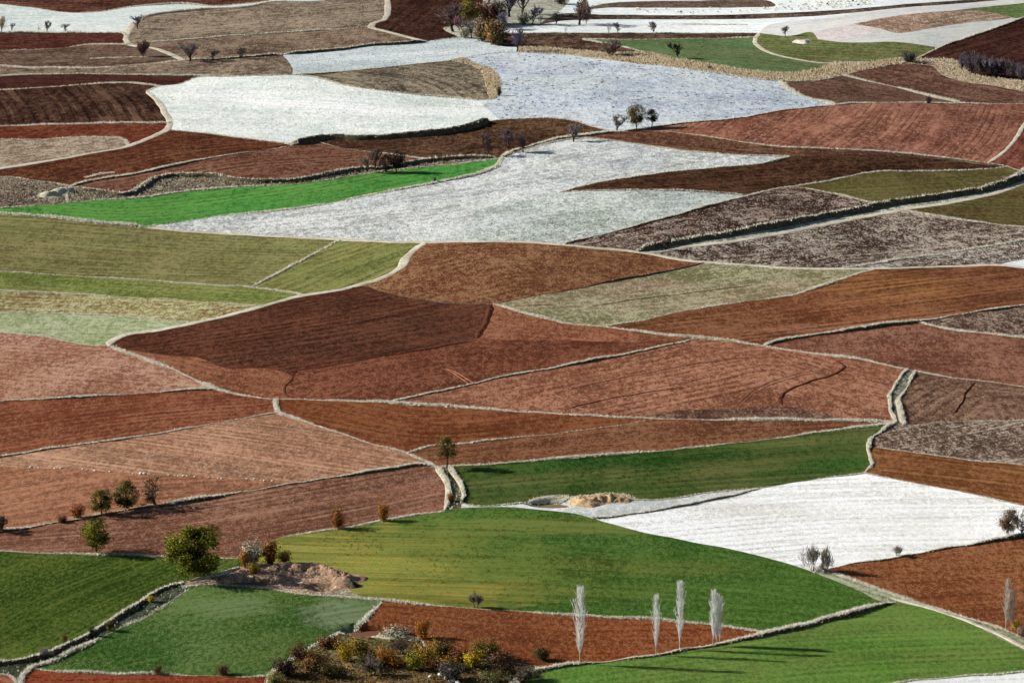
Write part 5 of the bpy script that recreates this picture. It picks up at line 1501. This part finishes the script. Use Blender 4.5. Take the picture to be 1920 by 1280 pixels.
for a in [
    ('bare', 1157, 246, 31, 34, ((150, 142, 142), (122, 116, 116)), "pale bare tree left of the olive tree under the blue-grey meadow"),
    ('round', 1193, 242, 44, 34, ((112, 98, 56), (78, 72, 44), (142, 122, 72)), "olive-brown round tree under the blue-grey meadow"),
    ('lolly', 1222, 241, 35, 26, ((58, 66, 44), (44, 50, 36), (92, 96, 64)), "dark green tree right of the olive-brown one"),
    ('bare', 1076, 266, 34, 34, ((138, 128, 124), (110, 102, 100)), "grey bare bush on the frosted verge below the dark brown field"),
    ('bare', 918, 294, 46, 38, ((96, 76, 80), (76, 60, 64)), "dark purple bare tree at the right tip of the green strip"),
    ('bare', 955, 286, 48, 32, ((126, 108, 110), (100, 86, 88)), "tall greyish purple bare tree right of the dark purple one"),
    ('bare', 981, 285, 34, 28, ((118, 98, 98), (92, 78, 78)), "shorter purple bare tree right of the tall one"),
    ('bare', 690, 323, 32, 28, ((150, 140, 138), (122, 114, 112)), "pale grey bare bush left in the clump above the green strip"),
    ('bare', 706, 321, 46, 26, ((112, 102, 98), (88, 80, 78)), "tall bare tree in the clump above the green strip"),
    ('round', 724, 323, 32, 28, DGREY, "dark bush in the clump above the green strip"),
    ('round', 743, 323, 40, 32, ((78, 62, 54), (58, 46, 42), (98, 80, 68)), "dark brown leafy tree right in the clump above the green strip"),
    ('bare', 1249, 468, 24, 20, ((72, 68, 64), (56, 52, 50)), "dark bush at the start of the long dark bank"),
    ('bare', 1553, 409, 18, 13, ((96, 88, 84), (76, 70, 66)), "small dark sapling on the long dark bank"),
    ('shrub', 815, 342, 10, 6, DGREY + ((70, 80, 60),), "tiny dark bush on the edge of the green strip"),
]: plant(*a, MD)

# ------------------------------------------------------------------ stones
def mk_stone(seed):
    rs = np.random.default_rng(seed)
    bm_v = []
    import bmesh
    bm = bmesh.new()
    bmesh.ops.create_icosphere(bm, subdivisions=2, radius=0.5)
    k = rs.normal(0, 1, (6, 3))
    for v in bm.verts:
        d = 1.0
        for q in k: d -= 0.16 * max(0.0, float(np.dot(q, v.co)) - 0.15)
        v.co *= max(0.55, d)
        v.co.z *= 0.7
    me = bpy.data.meshes.new("stone")
    bm.to_mesh(me)
    bm.free()
    return me


STONES = [mk_stone(i) for i in range(4)]
M_STONE = simple_mat("pale_stone", (232, 228, 218), (200, 194, 182), 1.2)
q = PATHS['A60']
q = q[(q[:, 0] > 50) & (q[:, 0] < 535)]
sx, sy = unproj(q[:, 0], q[:, 1])
sx, sy, sl = resample(sx, sy, 0.15)
for c in (57, 66, 72, 102, 108, 114, 155, 163, 178, 207, 250, 265, 272, 279, 318, 330, 336, 345, 352, 366, 393, 410, 418, 465, 478, 490, 497, 503, 512):
    qx = unproj(c, 0.043 * c + 873.5)[0]
    i = int(np.abs(sx - qx).argmin())
    o = link("stone", STONES[c % 4], M_STONE)
    d = 0.35 + 0.35 * ((c * 37) % 10) / 10 + (0.45 if c in (265, 272) else 0)
    o.location = (sx[i], sy[i] + ((c * 13) % 7 - 3) * 0.12, float(H(sx[i], sy[i])) + d * 0.2)
    o.scale = (d * 1.3, d, d)
    o.rotation_euler = (0, 0, c)
    tag(o, "one of the largest white boulders in the field stone row" if c in (265, 272) else "small white stone in the row crossing the pale clay field", "stone", "white stones in a row")
# boulders at the thicket's foot
for i, (a, b2, d) in enumerate([(826, 1266, 1.1), (838, 1271, 1.3), (848, 1277, 1.2), (806, 1269, 0.8), (858, 1280, 1.0)]):
    x, y = [float(v) for v in unproj(a, b2)]
    o = link("stone", STONES[i % 4], M_STONE)
    o.location = (x, y, float(H(x, y)) + d * 0.2)
    o.scale = (d * 1.4, d, d * 0.9)
    o.rotation_euler = (0, 0, i * 1.3)
    tag(o, "pale boulder on the bottom edge below the autumn thicket", "stone", "boulders below the thicket")

# ------------------------------------------------------------------ sheep
def mk_sheep(graze):
    me = bpy.data.meshes.new("sheep_rig")
    hz = 0.30 if graze else 0.86
    P = [(0, 0, .62), (-.38, 0, .64), (-.55, 0, .60), (.36, 0, .66), (.52, 0, .66 if graze else .76), (.66, 0, (.62 + hz) / 2 if graze else .88), (.78, 0, hz + .05), (.90, 0, hz - .04)]
    E = [(0, 1), (1, 2), (0, 3), (3, 4), (4, 5), (5, 6), (6, 7)]
    R = [.27, .26, .12, .25, .15, .11, .10, .055]
    for sx_, par, x0 in ((-.11, 1, -.40), (.11, 1, -.40), (-.11, 3, .34), (.11, 3, .34)):
        k = len(P)
        bend = -.05 if par == 1 else .02
        P += [(x0, sx_, .42), (x0 + bend, sx_, .22), (x0, sx_, 0.0)]
        R += [.085, .045, .04]
        E += [(par, k), (k, k + 1), (k + 1, k + 2)]
    me.from_pydata(P, E, [])
    o = bpy.data.objects.new("sheep_rig", me)
    COL.objects.link(o)
    sk = o.modifiers.new("skin", 'SKIN')
    for i, v in enumerate(me.skin_vertices[0].data):
        v.radius = (R[i], R[i])
        v.use_root = i == 0
    ss = o.modifiers.new("sub", 'SUBSURF')
    ss.levels = ss.render_levels = 1
    dg = bpy.context.evaluated_depsgraph_get()
    out = bpy.data.meshes.new_from_object(o.evaluated_get(dg))
    bpy.data.objects.remove(o)
    out.name = "sheep"
    return out


SHEEP = [mk_sheep(True), mk_sheep(False)]
M_WOOL = simple_mat("wool", (224, 216, 200), (196, 186, 168), 2.0, local=True)
M_WOOLD = simple_mat("dark_wool", (70, 62, 58), (52, 46, 44), 2.0, local=True)
rs = random.Random(5)
spots = []
for i in range(78): spots.append((rs.triangular(1445, 1655, 1560), 0))
for i in range(34): spots.append((rs.uniform(1185, 1455), 1))
for i, (px, reg) in enumerate(spots):
    if reg == 0:
        lo, hi = 1.0, np.interp(px, [1440, 1520, 1613, 1660], [24, 20, 13, 9])
    else:
        lo, hi = 16.5, np.interp(px, [1180, 1280, 1400, 1455], [27, 27, 25, 23])
    py = rs.uniform(lo, hi)
    x, y = [float(v) for v in unproj(px, py)]
    o = bpy.data.objects.new("sheep", SHEEP[0 if rs.random() < 0.7 else 1])
    COL.objects.link(o)
    dark = i in (12, 40, 61, 85)
    if len(o.data.materials) == 0: o.data.materials.append(M_WOOL)
    o.material_slots[0].link = 'OBJECT'
    o.material_slots[0].material = M_WOOLD if dark else M_WOOL
    o.location = (x, y, float(H(x, y)) + 0.05)
    o.rotation_euler = (0, 0, rs.choice([0, math.pi]) + rs.gauss(0, 0.7))
    s = rs.uniform(1.0, 1.25)
    o.scale = (s, s, s)
    tag(o, "dark sheep among the pale flock on the far white field" if dark else ("pale sheep in the flock on the far white field" if reg == 0 else "pale sheep straggling on the far white strip left of the flock"), "sheep", "flock of sheep on the far white field")
